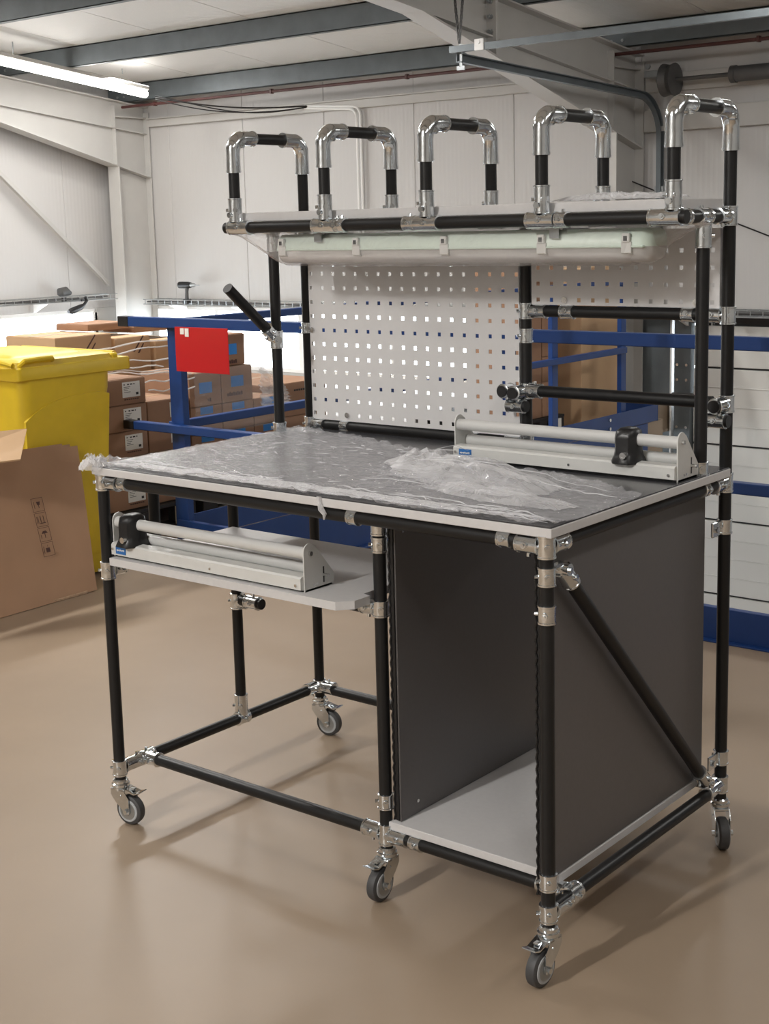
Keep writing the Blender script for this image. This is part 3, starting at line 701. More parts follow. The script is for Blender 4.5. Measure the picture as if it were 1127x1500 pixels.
# ---- leaning flattened cartons
root = empty('flattened_carton', (-1.85, 1.1, 0), 'flattened brown carton with handling symbols leaning on the yellow bin', 'cardboard')
def sheet(bm, off, dy, dz, thick=0.007):
    # quad in the leaning plane
    xb, xt = -1.80 - off, -1.965 - off
    A = [V(xb + 0.0, 0.45, 0.0), V(xb - 0.035, 1.432 + dy, 0.004), V(xt, 1.482 + dy, 0.583 + dz), V(xt + 0.02, 0.47, 0.600 + dz)]
    n = 18; G = []
    for i in range(n + 1):
        row = []
        for j in range(n + 1):
            u, v = i/n, j/n; p = A[0].lerp(A[1], u).lerp(A[3].lerp(A[2], u), v)
            p.x += 0.004*noise.noise(p*6) ; row.append(bm.verts.new(p))
        G.append(row)
    for i in range(n):
        for j in range(n): bm.faces.new((G[i][j], G[i+1][j], G[i+1][j+1], G[i][j+1]))
    solidify(bm, geom=bm.faces[:], thickness=thick)
bm = nb(); sheet(bm, 0, 0, 0); make('front_sheet', bm, m_card3, root)
def leanx(z): return -1.812 - 0.165 * z / 0.59
ang = math.atan2(0.165, 0.59)
LM_ = Matrix.Translation((leanx(0.30) + 0.016, 1.22, 0.30)) @ Matrix.Rotation(-ang, 4, 'Y') @ FACE_X
def sym(bm, cx, cy, polys):
    for P_ in polys:
        vs = [bm.verts.new((cx + a_, cy + b_, 0)) for a_, b_ in P_]; bm.faces.new(vs)
bm = nb(); s_ = 0.0275
def rect(a, b, c, d): return [(a, c), (b, c), (b, d), (a, d)]
for k, cy in enumerate((0.09, 0.03, -0.03, -0.09)):
    fr = [rect(-s_, s_, s_ - .0015, s_), rect(-s_, s_, -s_, -s_ + .0015), rect(-s_, -s_ + .0015, -s_, s_), rect(s_ - .0015, s_, -s_, s_)]
    if k == 0: ic = [[(-.006, .012), (.012, .012), (.008, -.002), (-.002, -.002)], rect(.002, .0045, -.014, -.002), rect(-.018, -.016, -.014, .014)]
    elif k == 1: ic = [rect(-.004, -.001, -.012, .014), rect(.010, .013, -.012, .014), rect(-.008, .018, -.016, -.013), rect(-.02, -.018, -.014, .014), rect(-.015, -.013, -.014, .014)]
    elif k == 2: ic = [[(-.014, .004), (-.006, .014), (.008, .014), (.016, .004)], rect(0, .0025, -.014, .004), rect(-.018, -.016, -.014, .0)]
    else: ic = [rect(-.010, .008, -.012, .006), rect(.0, .001, .010, .018), rect(-.02, -.018, -.014, .014)]
    sym(bm, 0, cy, fr + ic)
bmesh.ops.transform(bm, matrix=LM_, verts=bm.verts)
solidify(bm, geom=bm.faces[:], thickness=0.0006)
make('printed_symbols', bm, m_inkbrown, root, smooth=0)
for k in range(2):
    root2 = empty('flattened_carton', (-1.86 - 0.02*k, 1.1, 0), ['second flattened carton just behind the one with handling symbols', 'rearmost flattened carton in the stack leaning on the yellow bin'][k], 'cardboard')
    bm = nb(); sheet(bm, 0.011*(k + 1), -0.03 - 0.03*k, 0.008 + 0.006*k); make('sheet', bm, m_card3, root2)
    bm = nb(); 
    for q in range(3): box(bm, leanx(0.02) - 0.03 - 0.01*k, leanx(0.02) - 0.012 - 0.01*k, 0.5 + q*0.3, 0.78 + q*0.3, 0.0, 0.012, 0.002)
    make('torn_edge', bm, m_cardedge, root2)
bm = nb()
A = [V(-1.90, 0.62, 0.60), V(-1.72, 1.02, 0.615), V(-1.90, 1.19, 0.695), V(-1.985, 0.85, 0.70)]
vs = [bm.verts.new(p) for p in A]; bm.faces.new(vs); solidify(bm, geom=bm.faces[:], thickness=0.007)
o = make('carton_flap', bm, m_card2); tag(o, 'loose pale cardboard flap above the leaning cartons at the left edge', 'cardboard')

# ---- tools on the cable trays
dl = empty('cordless_drill', (-8.30, 7.80, 0.70), 'dark cordless drill standing on the cable tray in the left background', 'drill')
bm = nb(); box(bm, -8.33, -8.25, 7.77, 7.84, 0.745, 0.80, 0.01); make('battery', bm, m_blackpl, dl)
bm = nb(); sweep(bm, [(-8.29, 7.80, 0.79), (-8.285, 7.80, 0.87), (-8.28, 7.80, 0.92)], [0.022, 0.018, 0.022], 12); make('handle', bm, m_darkgrey, dl)
bm = nb(); sweep(bm, [(-8.40, 7.80, 0.935), (-8.385, 7.80, 0.94), (-8.26, 7.80, 0.94), (-8.22, 7.80, 0.94)], [0.02, 0.036, 0.036, 0.028], 14); make('motor_housing', bm, m_blackpl, dl)
bm = nb(); sweep(bm, [(-8.22, 7.80, 0.94), (-8.17, 7.80, 0.94), (-8.15, 7.80, 0.94), (-8.10, 7.80, 0.94)], [0.022, 0.02, 0.008, 0.006], 12); make('chuck', bm, m_galv, dl)
dl.location.z -= 0.05; dl.location.x += 0.22
wl_ = empty('work_light', (-8.92, 6.93, 0.80), 'small grey work light clipped on the left wall cable tray', 'lamp')
bm = nb(); sweep(bm, [(-8.90, 6.83, 0.83), (-8.90, 6.85, 0.85), (-8.90, 6.92, 0.86), (-8.90, 6.98, 0.84)], [0.02, 0.05, 0.05, 0.02], 12); make('head', bm, m_darkgrey, wl_)
bm = nb(); box(bm, -8.93, -8.89, 6.88, 6.92, 0.757, 0.83, 0.004); make('clamp', bm, m_blackpl, wl_)
wc = empty('camera_clamp', (-8.8, 7.0, 0.70), 'black clamp hanging under the left wall cable tray', 'clamp')
bm = nb(); sweep(bm, [(-8.80, 6.86, 0.66), (-8.80, 6.90, 0.665), (-8.80, 7.02, 0.70), (-8.80, 7.06, 0.72)], [0.02, 0.034, 0.03, 0.015], 12); make('body', bm, m_blackpl, wc)
bm = nb(); sweep(bm, [(-8.80, 7.05, 0.71), (-8.80, 7.10, 0.76), (-8.80, 7.08, 0.80)], 0.016, 10); box(bm, -8.83, -8.80, 7.04, 7.10, 0.755, 0.775); make('hook', bm, m_blackpl, wc)

# ================================================================== WORKBENCH
L, D = 1.2435, 0.741
ZB, ZT = 0.143, 0.860
YM, YF, YU, YS, ZS, ZL = 0.425, 0.086, 0.616, 0.4806, 1.4446, 1.670
XM, XB = 0.776, 0.716
RT = 0.014
wbn = empty('packing_workbench', (0.62, 0.37, 0), 'mobile packing workbench of black tubes and silver joints with grey top', 'workbench')
def tube(p0, p1, r=RT):
    bm = nb(); cyl(bm, p0, p1, r, 24); make('tube', bm, m_tube, wbn)
    return None
def sleeve(bm, p, d, a, b, r=0.0172, side=None):
    p, d = Vector(p), Vector(d).normalized()
    pts = [p + d*a, p + d*(a + .0008), p + d*(a + .004), p + d*(a + .0048), p + d*(b - .0048), p + d*(b - .004), p + d*(b - .0008), p + d*b]
    sweep(bm, pts, [r - .001, r + .0012, r + .0012, r, r, r + .0012, r + .0012, r - .001], 20)
    if side is not None:
        s = Vector(side).normalized(); s = (s - d*s.dot(d)).normalized(); m_ = p + d*(a + b)/2
        cyl(bm, m_ + s*(r - .002), m_ + s*(r + .0045), 0.0065, 12); cyl(bm, m_ + s*(r + .0045), m_ + s*(r + .007), 0.0035, 6)
        t_ = d.cross(s).normalized()
        cyl(bm, m_ - t_*(r - .003) - d*0.0, m_ - t_*(r + .006), 0.004, 8)
CAMD = V(0.63, -0.78, 0.05)
def joint(c, thru, branches=(), hl=0.022, bl=0.062, side=CAMD, r=0.0172):
    """collar round the through tube and a sleeve for every branch; one casting"""
    bm = nb(); c = Vector(c)
    if thru is not None: sleeve(bm, c, thru, -hl, hl, r, side)
    for b in branches:
        b = Vector(b).normalized()
        sleeve(bm, c, b, 0.014, bl, r, side)
        # neck web between collar and sleeve
        if thru is not None:
            t_ = Vector(thru).normalized(); w = t_.cross(b).normalized()
            for s in (-1, 1):
                cyl(bm, c + t_*s*0.012 + b*0.014, c + b*0.034, 0.0085, 8)
    make('joint', bm, m_chrome, wbn)
def clamp(c, d, w=0.024, side=CAMD):
    bm = nb(); sleeve(bm, c, d, -w/2, w/2, 0.0168, side)
    s = Vector(side).normalized(); d = Vector(d).normalized(); t_ = d.cross(s).normalized()
    make('clamp', bm, m_chrome, wbn)
X_, Y_, Z_ = V(1,0,0), V(0,1,0), V(0,0,1)
# posts
tube((0, 0, .112), (0, 0, ZT)); tube((L, 0, .112), (L, 0, ZT + .006))
tube((0, D, .112), (0, D, 1.62)); tube((L, D, .112), (L, D, 1.62))
tube((XM, YF, .112), (XM, YF, ZT - .014)); tube((XB, D, ZB + .014), (XB, D, ZS - .014))
tube((0, YM, ZB + .014), (0, YM, ZT - .014)); tube((0, .155, .66), (0, .155, ZT - .014))
# ring under the top
for a_, b_ in (((.014, 0, ZT), (L - .014, 0, ZT)), ((.014, D, ZT), (L - .014, D, ZT)), ((0, .014, ZT), (0, D - .014, ZT)), ((L, .014, ZT), (L, D - .014, ZT)), ((XM, .014, ZT), (XM, D - .014, ZT))): tube(a_, b_)
# bottom frame
for a_, b_ in (((0, .014, ZB), (0, D - .014, ZB)), ((L, .014, ZB), (L, D - .014, ZB)), ((.014, YF, ZB), (XM - .014, YF, ZB)), ((XM + .014, YF, ZB), (L - .014, YF, ZB)), ((.014, D, ZB - .004), (L - .014, D, ZB - .004))): tube(a_, b_)
# upper structure
tube((0, YU, .894), (0, YU, ZS - .014)); tube((L, YU, .894), (L, YU, ZS - .014))
tube((-.032, YS, ZS), (L + .026, YS, ZS)); tube((.014, D, ZS), (L - .014, D, ZS))
for x in (0, L): tube((x, YS + .014, ZS), (x, D - .014, ZS))
XL = [0, 0.3069, 0.6175, 0.9296, L]
RB = 0.036
for i, x in enumerate(XL):
    tube((x, YS, ZS + .014), (x, YS, ZL - RB - .02))
    if 0 < i < 4: tube((x, D, ZS + .014), (x, D, ZL - RB - .02))
    tube((x, YS + RB + .02, ZL), (x, D - RB - .02, ZL))
    for (y, s) in ((YS, 1), (D, -1)):
        bm = nb(); r = 0.0178
        pts = [V(x, y, ZL - RB - .052), V(x, y, ZL - RB)] + [V(x, y + s*RB*(1 - cos(a_)), ZL - RB + RB*sin(a_)) for a_ in [pi/2*k/8 for k in range(1, 9)]] + [V(x, y + s*(RB + .040), ZL)]
        rad = [r + .001, r] + [r + .0012]*7 + [r] + [r + .001]
        sweep(bm, pts, rad, 20)
        # split flange of the two half shells and screws
        cyl(bm, V(x - .004, y + s*.018, ZL - .018), V(x + .0195, y + s*.018, ZL - .018), 0.0075, 12)
        cyl(bm, V(x + .0195, y + s*.018, ZL - .018), V(x + .0225, y + s*.018, ZL - .018), 0.004, 6)
        for (a_, b_) in ((V(x, y, ZL - RB - .050), V(x, y, ZL - RB - .046)), (V(x, y + s*(RB + .034), ZL), V(x, y + s*(RB + .038), ZL))): cyl(bm, a_, b_, r + .0022, 20)
        make('elbow_joint', bm, m_chrome, wbn)
    # base of the front leg
    ins = 0.0 if 0 < i < 4 else (0.016 if i == 0 else -0.016)
    bm = nb(); sleeve(bm, (x, YS, ZS), Z_, 0.014, 0.075, 0.0175, X_ + Y_*-1); sleeve(bm, (x + ins, YS, ZS), X_, -0.036, 0.036, 0.0175, V(0.2, -1, 0.1))
    cyl(bm, (x, YS - .016, ZS + .032), (x, YS - .024, ZS + .032), 0.007, 10)
    make('joint', bm, m_chrome, wbn)
    if 0 < i < 4:
        clamp((x + (.052 if i != 2 else -0.05), YS, ZS), X_, 0.028, V(0, -1, 0.2))
        bm = nb(); sleeve(bm, (x, D, ZS), Z_, 0.014, 0.075, 0.0175, CAMD); sleeve(bm, (x, D, ZS), X_, -0.036, 0.036, 0.0175); make('joint', bm, m_chrome, wbn)
clamp((0.045 + .30, YS, ZS), X_, 0.02)
# shelf side rails
joint((L, D, ZS), Z_, [-Y_]); joint((0, D, ZS), Z_, [-Y_])
for x in (0, L):
    bm = nb(); sleeve(bm, (x, YU, ZS), Y_, -.03, .02, 0.0175, CAMD); sleeve(bm, (x, YU, ZS), Z_*-1, 0.014, 0.066, 0.0175, CAMD); make('joint', bm, m_chrome, wbn)
    bm = nb(); sleeve(bm, (x, YS, ZS), Y_, 0.016, 0.06, 0.0172, CAMD); make('joint', bm, m_chrome, wbn)
bm = nb(); cyl(bm, (L + .026, YS, ZS), (L + .031, YS, ZS), 0.0142, 20); make('end_cap', bm, m_blackpl, wbn)
bm = nb(); cyl(bm, (-.036, YS, ZS), (-.032, YS, ZS), 0.0142, 20); make('end_cap', bm, m_blackpl, wbn)
# upper post feet on the table
for x in (0, L):
    bm = nb(); sleeve(bm, (x, YU, .894), Z_, 0.0, 0.030, 0.0178, CAMD); cyl(bm, (x, YU, .8935), (x, YU, .897), 0.0205, 20); make('post_foot', bm, m_chrome, wbn)
# under-top joints
joint((0, 0, ZT - .004), Z_, [X_, Y_], hl=.020, bl=.058); clamp((.080, 0, ZT), X_, .028, V(0, -1, .2))
joint((L, 0, ZT - .004), Z_, [-X_, Y_], hl=.022, bl=.062); clamp((L - .088, 0, ZT), X_, .030, V(0, -1, .2)); clamp((.785, 0, ZT), X_, .026, V(0, -1, .2))
clamp((L, 0, .800), Z_, .036); clamp((L, 0, .728), Z_, .036, V(0.3, -1, 0))
joint((L, D, ZT - .002), Z_, [-Y_]); clamp((L, .63, ZT), Y_, .022)
joint((0, D, ZT - .002), Z_, [-Y_, X_])
bm = nb(); sleeve(bm, (XM, YF, ZT), Z_*-1, 0.010, 0.055, .0172, CAMD); make('joint', bm, m_chrome, wbn)
clamp((XM, YF, .785), Z_, .034)
joint((XM, YF, .647), Z_, [-X_], hl=.018, bl=.05)
clamp((XM, YF, .218), Z_, .034)
for (y, z) in ((.155, ZT), (YM, ZT)):
    bm = nb(); sleeve(bm, (0, y, z), Z_*-1, 0.010, 0.045, .0172, CAMD); make('joint', bm, m_chrome, wbn)
# cutter shelf supports
joint((0, 0, .641), Z_, [Y_], hl=.022, bl=.05); tube((.0, .05, .644), (.0, YM - .014, .644)); tube((.014, YF, .644), (XM - .02, YF, .644))
joint((0, YM, .468), Z_, [X_], hl=.022, bl=.036); clamp((0, YM, .515), Z_, .03)
tube((.03, YM - .012, .476), (.105, YM - .012, .476)); 
bm = nb(); sleeve(bm, (.05, YM - .012, .476), X_, 0, .045, .0172, CAMD); make('joint', bm, m_chrome, wbn)
# bottom joints
joint((0, 0, .141), Z_, [Y_], hl=.020, bl=.10); bm = nb(); sleeve(bm, (0, YF, ZB), X_, .010, .048, .0175, CAMD); sleeve(bm, (0, YF, ZB), Y_, -.022, .022, .0175, X_); make('joint', bm, m_chrome, wbn)
joint((0, D, ZB + .002), Z_, [-Y_, X_], hl=.018, bl=.056)
bm = nb(); sleeve(bm, (0, YM, ZB), Z_, .004, .066, .0175, CAMD); sleeve(bm, (0, YM, ZB), Y_, -.020, .020, .0178, X_); make('joint', bm, m_chrome, wbn)
joint((XM, YF, ZB), Z_, [X_, -X_], hl=.024, bl=.060); clamp((XM + .085, YF, ZB), X_, .03)
clamp((L - .062, YF, ZB), X_, .03)
clamp((L, 0, .202), Z_, .034); joint((L, 0, .138), Z_, [Y_], hl=.018, bl=.085)
bm = nb(); sleeve(bm, (L, YF, ZB), X_*-1, .012, .045, .0172, CAMD); sleeve(bm, (L, YF, ZB), Y_, -.02, .02, .0178, X_); make('joint', bm, m_chrome, wbn)
joint((L, D, ZB + .004), Z_, [-Y_], hl=.020, bl=.075); 
clamp((L, D, .212), Z_, .034, V(-.2, -1, 0)); clamp((L, D, .758), Z_, .034, V(-.2, -1, 0))
for z in (.212, .758):
    bm = nb(); box(bm, L - .004, L + .002, D - .062, D - .014, z - .017, z + .017, .002); cyl(bm, (L + .002, D - .048, z), (L + .009, D - .048, z), .007, 10); make('panel_bracket', bm, m_chrome, wbn)
# brace in the right hand side
bt, bb = V(L, .045, .812), V(L, .672, .168); bd = (bb - bt).normalized()
tube(bt + bd*.03, bb - bd*.03)
for p, d in ((bt, bd), (bb, -bd)):
    bm = nb(); sleeve(bm, p, d, .012, .060, .0175, X_); cyl(bm, p + d*.012 - X_*.012, p + d*.012 + X_*.018, .012, 14); cyl(bm, p + d*.012 + X_*.018, p + d*.012 + X_*.022, .005, 6)
    cyl(bm, p, p - V(0, .035*(1 if p.y < .3 else -1), 0), .0095, 10); make('swivel_joint', bm, m_chrome, wbn)
# rails between BM, BR
tube((XB + .014, D, 1.230), (L - .014, D, 1.230)); joint((XB, D, 1.230), Z_, [X_], hl=.020, bl=.06); joint((L, D, 1.230), Z_, [-X_], hl=.020, bl=.055)
clamp((.835, D, 1.230), X_, .036, V(0, -1, .2)); clamp((1.15, D, 1.230), X_, .030, V(0, -1, .2)); clamp((XB, D, 1.170), Z_, .036); clamp((0, D, 1.170), Z_, .030)
tube((XB + .03, D - .030, 1.040), (L - .02, D - .030, 1.040))
for x, s in ((XB, 1), (L, -1)):
    joint((x, D, 1.035), Z_, [-Y_], hl=.020, bl=.060)
    bm = nb(); cyl(bm, (x, D - .02, 1.035), (x, D - .066, 1.035), .0140, 20); make('end_plug', bm, m_blackpl, wbn)
    bm = nb(); sleeve(bm, (x - .012, D - .03, 1.000), X_, -.022, .026, .0165, CAMD); cyl(bm, (x, D - .012, 1.0), (x, D - .03, 1.0), .012, 12); make('joint', bm, m_chrome, wbn)
    for q in (.014, -.036):
        bm = nb(); cyl(bm, (x + q, D - .03, 1.000), (x + q + .006, D - .03, 1.000), .0142, 16); make('end_plug', bm, m_blackpl, wbn)
bm = nb(); sleeve(bm, (XB, D - .03, 1.040), X_, .024, .062, .0172, CAMD); make('joint', bm, m_chrome, wbn)
bm = nb(); sleeve(bm, (XB - .035, D - .014, 1.037), Y_*-1, .0, .04, .0165, CAMD); make('joint', bm, m_chrome, wbn)
bm = nb(); cyl(bm, (XB - .035, D - .02, 1.037), (XB - .035, D - .058, 1.037), .0140, 16); make('end_plug', bm, m_blackpl, wbn)
# rail under the pegboard
tube((.014, D, .905), (XB - .014, D, .905)); joint((0, D, .905), Z_, [X_], hl=.020, bl=.055); joint((XB, D, .905), Z_, [-X_], hl=.020, bl=.06)
clamp((.13, D, .905), X_, .028, V(0, -1, .2)); clamp((.56, D, .905), X_, .028, V(0, -1, .2))
# tilted handle tube on the left upper post
h0, h1 = V(0, YU, 1.147), V(0, .444, 1.290); hd = (h1 - h0).normalized()
tube(h0 + hd*.03, h1)
bm = nb(); cyl(bm, h1, h1 + hd*.004, .0144, 20); make('end_cap', bm, m_blackpl, wbn)
bm = nb(); sleeve(bm, h0, Z_, -.024, .024, .0178, CAMD); sleeve(bm, h0, hd, .014, .052, .0176, X_); cyl(bm, h0 + V(.012, -.012, 0), h0 + V(.024, -.018, 0), .011, 14); cyl(bm, h0 + V(.02, -.016, 0), h0 + V(.027, -.02, 0), .005, 6); make('swivel_joint', bm, m_chrome, wbn)

# boards
def board(name, m, *a, bev=.0012, parent=None): 
    bm = nb(); box(bm, *a, bev); return make(name, bm, m, parent or wbn)
tt = board('tabletop', m_board, -.020, 1.264, -.016, .724, .8755, .8935)
mt = board('rubber_mat', m_mat, -.019, 1.262, -.015, .722, .8937, .8962, bev=.0006)
us = board('upper_shelf', m_board, .006, 1.236, .499, .722, 1.4595, 1.4815)
bm = nb(); poly = [(.022, -.012), (.735, -.012), (.762, .018), (.762, .068), (.740, .074), (.740, .40), (.022, .40)]
prism(bm, poly, 2, .658, .676); make('cutter_shelf', bm, m_board, wbn, smooth=0)
board('cabinet_shelf', m_board, .786, 1.218, .080, .700, .1572, .1752)
lp = board('side_panel', m_panel, .803, .813, .092, .715, .176, .845)
rp = board('side_panel', m_panel, 1.206, 1.216, .034, .700, .176, .850)
for (x0, x1, y, z0, z1) in ((.797, .806, .088, .180, .845), (1.198, 1.207, .030, .150, .850)):
    bm = nb(); box(bm, x0 + .003, x1 + .004, y, y + .004, z0, z1); z = z0
    n = int((z1 - z0) / .0115)
    for k in range(n):
        zc = z0 + (k + .5) * (z1 - z0) / n; s = 1 if k % 2 else -1
        cyl(bm, (x0 + .003 + .0015*s, y - .001, zc - .0055), (x0 + .003 - .0015*s, y - .001, zc + .0055), .0022, 6)
    tag(make('fluted_edge', bm, m_blackpl, wbn), kind='stuff')
for y_, z_ in ((.150, .205), (.118, .812)):
    bm = nb(); cyl(bm, (.813, y_, z_), (.8155, y_, z_), .004, 10); make('panel_screw', bm, m_bolt, lp)

# pegboards with real square holes
def pegboard(x0, x1, z0, z1, hx0, hz0, px, nx, nz, y=D - .006, hs=.0098, skip=()):
    bm = nb()
    xs = [x0]; zs = [z0]
    for i in range(nx): xs += [hx0 + i*px - hs/2, hx0 + i*px + hs/2]
    for k in range(nz): zs += [hz0 + k*.038 - hs/2, hz0 + k*.038 + hs/2]
    xs.append(x1); zs.append(z1)
    G = [[bm.verts.new((x, y, z)) for z in zs] for x in xs]
    for i in range(len(xs) - 1):
        for k in range(len(zs) - 1):
            if i % 2 == 1 and k % 2 == 1 and ((i - 1)//2, (k - 1)//2) not in skip: continue
            bm.faces.new((G[i][k], G[i+1][k], G[i+1][k+1], G[i][k+1]))
    solidify(bm, geom=bm.faces[:], thickness=.0016)
    # folded rims
    box(bm, x0, x1, y, y + .012, z0 - .0015, z0); box(bm, x0, x1, y, y + .012, z1, z1 + .0015); box(bm, x0 - .0015, x0, y, y + .012, z0, z1); box(bm, x1, x1 + .0015, y, y + .012, z0, z1)
    return make('pegboard', bm, m_perf, wbn, smooth=0)
p1 = pegboard(.0155, .698, .922, 1.418, .024, .937, .0393, 18, 13)
p2 = pegboard(.738, 1.224, 1.247, 1.418, .7545, 1.2575, .0378, 13, 4)
def pscrew(par, x, z):
    bm = nb(); cyl(bm, (x, D - .008, z), (x, D - .011, z), .0075, 14); box(bm, x - .005, x + .005, D - .0122, D - .011, z - .001, z + .001); make('panel_screw', bm, m_bolt, par)
pscrew(p1, .024, 1.165); pscrew(p1, .142, .937); pscrew(p1, .574, .937); pscrew(p2, .830, 1.2575); pscrew(p2, 1.170, 1.2575)

# casters
def caster(x, y, ang, brake=True):
    bm = nb()
    sweep(bm, [(0,0,.113), (0,0,.110), (0,0,.104), (0,0,.102), (0,0,.096), (0,0,.092), (0,0,.086)], [.016, .019, .019, .0225, .0225, .0195, .0195], 20)
    for s in (-1, 1):
        y0, y1 = s*.0165, s*.0185
        poly = [(-.018, .092), (.020, .092), (.036, .070), (.036, .032), (.030, .028), (.024, .032), (-.006, .060), (-.018, .076)]
        prism(bm, poly, 1, min(y0, y1), max(y0, y1))
        cyl(bm, (.028, s*.0185, .0375), (.028, s*.0245, .0375), .0065, 6); cyl(bm, (.012, s*.0185, .075), (.012, s*.020, .075), .0025, 8)
    box(bm, -.018, .022, -.0185, .0185, .086, .0925, .002)
    c = make('caster', bm, m_chrome, wbn, shift=False)
    c.location = Vector((x, y, 0)) - Vector(wbn.location); c.rotation_euler = (0, 0, ang)
    bm = nb(); R_w = .0375
    sweep(bm, [(.028, -.0125, .0375), (.028, -.012, .0375), (.028, -.009, .0375), (.028, -.004, .0375), (.028, .004, .0375), (.028, .009, .0375), (.028, .012, .0375), (.028, .0125, .0375)], [.026, .032, .0365, R_w, R_w, .0365, .032, .026], 32)
    w = make('wheel', bm, m_tire, c, shift=False)
    bm = nb()
    for s in (-1, 1):
        # pale ring and hub disc
        n = 32; A = []
        for rr, yy in ((.0285, .0127), (.0285, .0140), (.0235, .0140), (.0235, .0118), (.0, .0128)):
            pass
        cyl(bm, (.028, s*.0120, .0375), (.028, s*.0136, .0375), .0290, 32, r2=.0275)
    make('rim', bm, m_rim, w, shift=False)
    bm = nb()
    for s in (-1, 1): cyl(bm, (.028, s*.0134, .0375), (.028, s*.0142, .0375), .0225, 28); cyl(bm, (.028, s*.014, .0375), (.028, s*.0165, .0375), .010, 14)
    make('hub', bm, m_galv, w, shift=False)
    if brake:
        bm = nb()
        prism(bm, [(.006, .0935), (.010, .0965), (.050, .0855), (.066, .0905), (.067, .0885), (.051, .0825), (.040, .0850), (.008, .0915)], 1, -.0155, .0155)
        box(bm, .030, .044, -.006, .006, .0895, .0935, .001, rot=Matrix.Translation((0, 0, 0)))
        b_ = make('brake_pedal', bm, m_chrome, c, shift=False, smooth=0)
        bm = nb(); box(bm, .030, .048, -.009, .009, .074, .082, .002); make('brake_shoe', bm, m_blackpl, b_, shift=False)
caster(0, 0, radians(10)); caster(XM, YF, radians(-88)); caster(L, 0, radians(-92)); caster(0, D, radians(12)); caster(L, D, radians(-52), False)

# ================================================================== PAPER CUTTERS
def cutter(loc, length, head_x, label):
    r = empty('roll_cutter', loc, label, 'cutter', 'grey roll cutters on the workbench')
    def mk(n, bm, m, par=None, **k): return make(n, bm, m, par or r, shift=False, **k)
    def plate(x0, x1):
        poly = [(.010, .0), (.100, .0), (.104, .006), (.104, .026), (.046, .096)]
        for k in range(7):
            a_ = radians(35) + radians(145)*k/6; poly.append((.028 + .0185*cos(a_), .0855 + .0185*sin(a_)))
        bm = nb(); prism(bm, poly, 0, x0, x1); return bm
    pl = mk('side_plate', plate(0.0, .003), m_alu); pr_ = mk('side_plate', plate(length - .003, length), m_alu)
    bm = nb()
    # extruded bed: sloping front, ledge, back
    prism(bm, [(.0, .006), (.0, .030), (.004, .034), (.026, .036), (.030, .028), (.080, .028), (.080, .004), (.010, .004)], 0, .003, length - .003)
    mk('bed', bm, m_alu, smooth=20)
    bm = nb(); box(bm, .0, length, .012, .098, .0, .0038); mk('foot', bm, m_blackpl)
    bm = nb(); cyl(bm, (.003, .060, .040), (length - .003, .060, .040), .0125, 24); mk('feed_roller', bm, m_alu2)
    bm = nb(); cyl(bm, (.003, .026, .081), (length - .003, .026, .081), .0132, 28); mk('guide_tube', bm, m_alu2)
    # sliding head
    hx = head_x; bm = nb()
    secs = [(.031, .029, .038, .012), (.035, .0295, .0385, .010), (.047, .025, .032, .008), (.058, .0235, .030, .008), (.080, .024, .030, .010), (.095, .0215, .027, .012), (.101, .014, .019, .010)]
    rings = []
    for z, hw, hd_, c_ in secs:
        z += .005 if z > .07 else 0
        rings.append([bm.verts.new((hx + sx_*(hw) + (0), .022 + sy_*hd_, z)) for sx_, sy_ in ((-1, -.62), (-.62, -1), (.62, -1), (1, -.62), (1, .62), (.62, 1), (-.62, 1), (-1, .62))])
    for a_, b_ in zip(rings, rings[1:]):
        for k in range(8): bm.faces.new((a_[k], a_[(k+1) % 8], b_[(k+1) % 8], b_[k]))
    bm.faces.new(rings[0][::-1]); bm.faces.new(rings[-1])
    h = mk('cutting_head', bm, m_blackpl, smooth=50)
    bm = nb(); cyl(bm, (hx + .007, -.003, .050), (hx + .007, -.019, .050), .0075, 16); mk('head_screw', bm, m_bolt, h)
    # label, screws, slot
    bm = nb(); box(bm, .020, .055, -.0012, .0002, .010, .028); lb = mk('name_plate', bm, m_bluelab, smooth=0)
    bm = nb(); 
    for q in range(6): box(bm, .0285 + .0038*q, .0312 + .0038*q, -.0016, -.0012, .0178 - .0006*(q % 2), .0205 + .0006*(q % 3))
    prism(bm, [(.0225, .019), (.0275, .0165), (.0285, .019), (.0265, .0215)], 1, -.0016, -.0012)
    mk('plate_print', bm, m_paper, lb, smooth=0)
    for q0, q1, qr in (((.010, .0005, .020), (.010, -.003, .020), .0035), ((length*.55, .0005, .016), (length*.55, -.002, .016), .003), ((length - .016, .0005, .015), (length - .016, -.003, .015), .0035), ((length, .028, .082), (length + .006, .028, .082), .005)):
        bm = nb(); cyl(bm, q0, q1, qr, 12); mk('screw', bm, m_bolt)
    bm = nb(); box(bm, length - .0005, length + .0006, .069, .073, .010, .045); mk('slot', bm, m_blackpl, pr_, smooth=0)
    bm = nb(); cyl(bm, (length, .071, .027), (length + .014, .071, .027), .0038, 10); box(bm, length, length + .0008, .035, .041, .008, .013); box(bm, length, length + .0008, .046, .052, .009, .014); mk('lock_screw', bm, m_bolt, pr_)
    return r
cutter((.014, 0.0, .6762), .617, .058, 'grey roll cutter with blue plate on the lower shelf under the tabletop')
cutter((.672, .490, .8964), .578, .455, 'grey roll cutter with blue plate standing on the tabletop right of the pegboard')

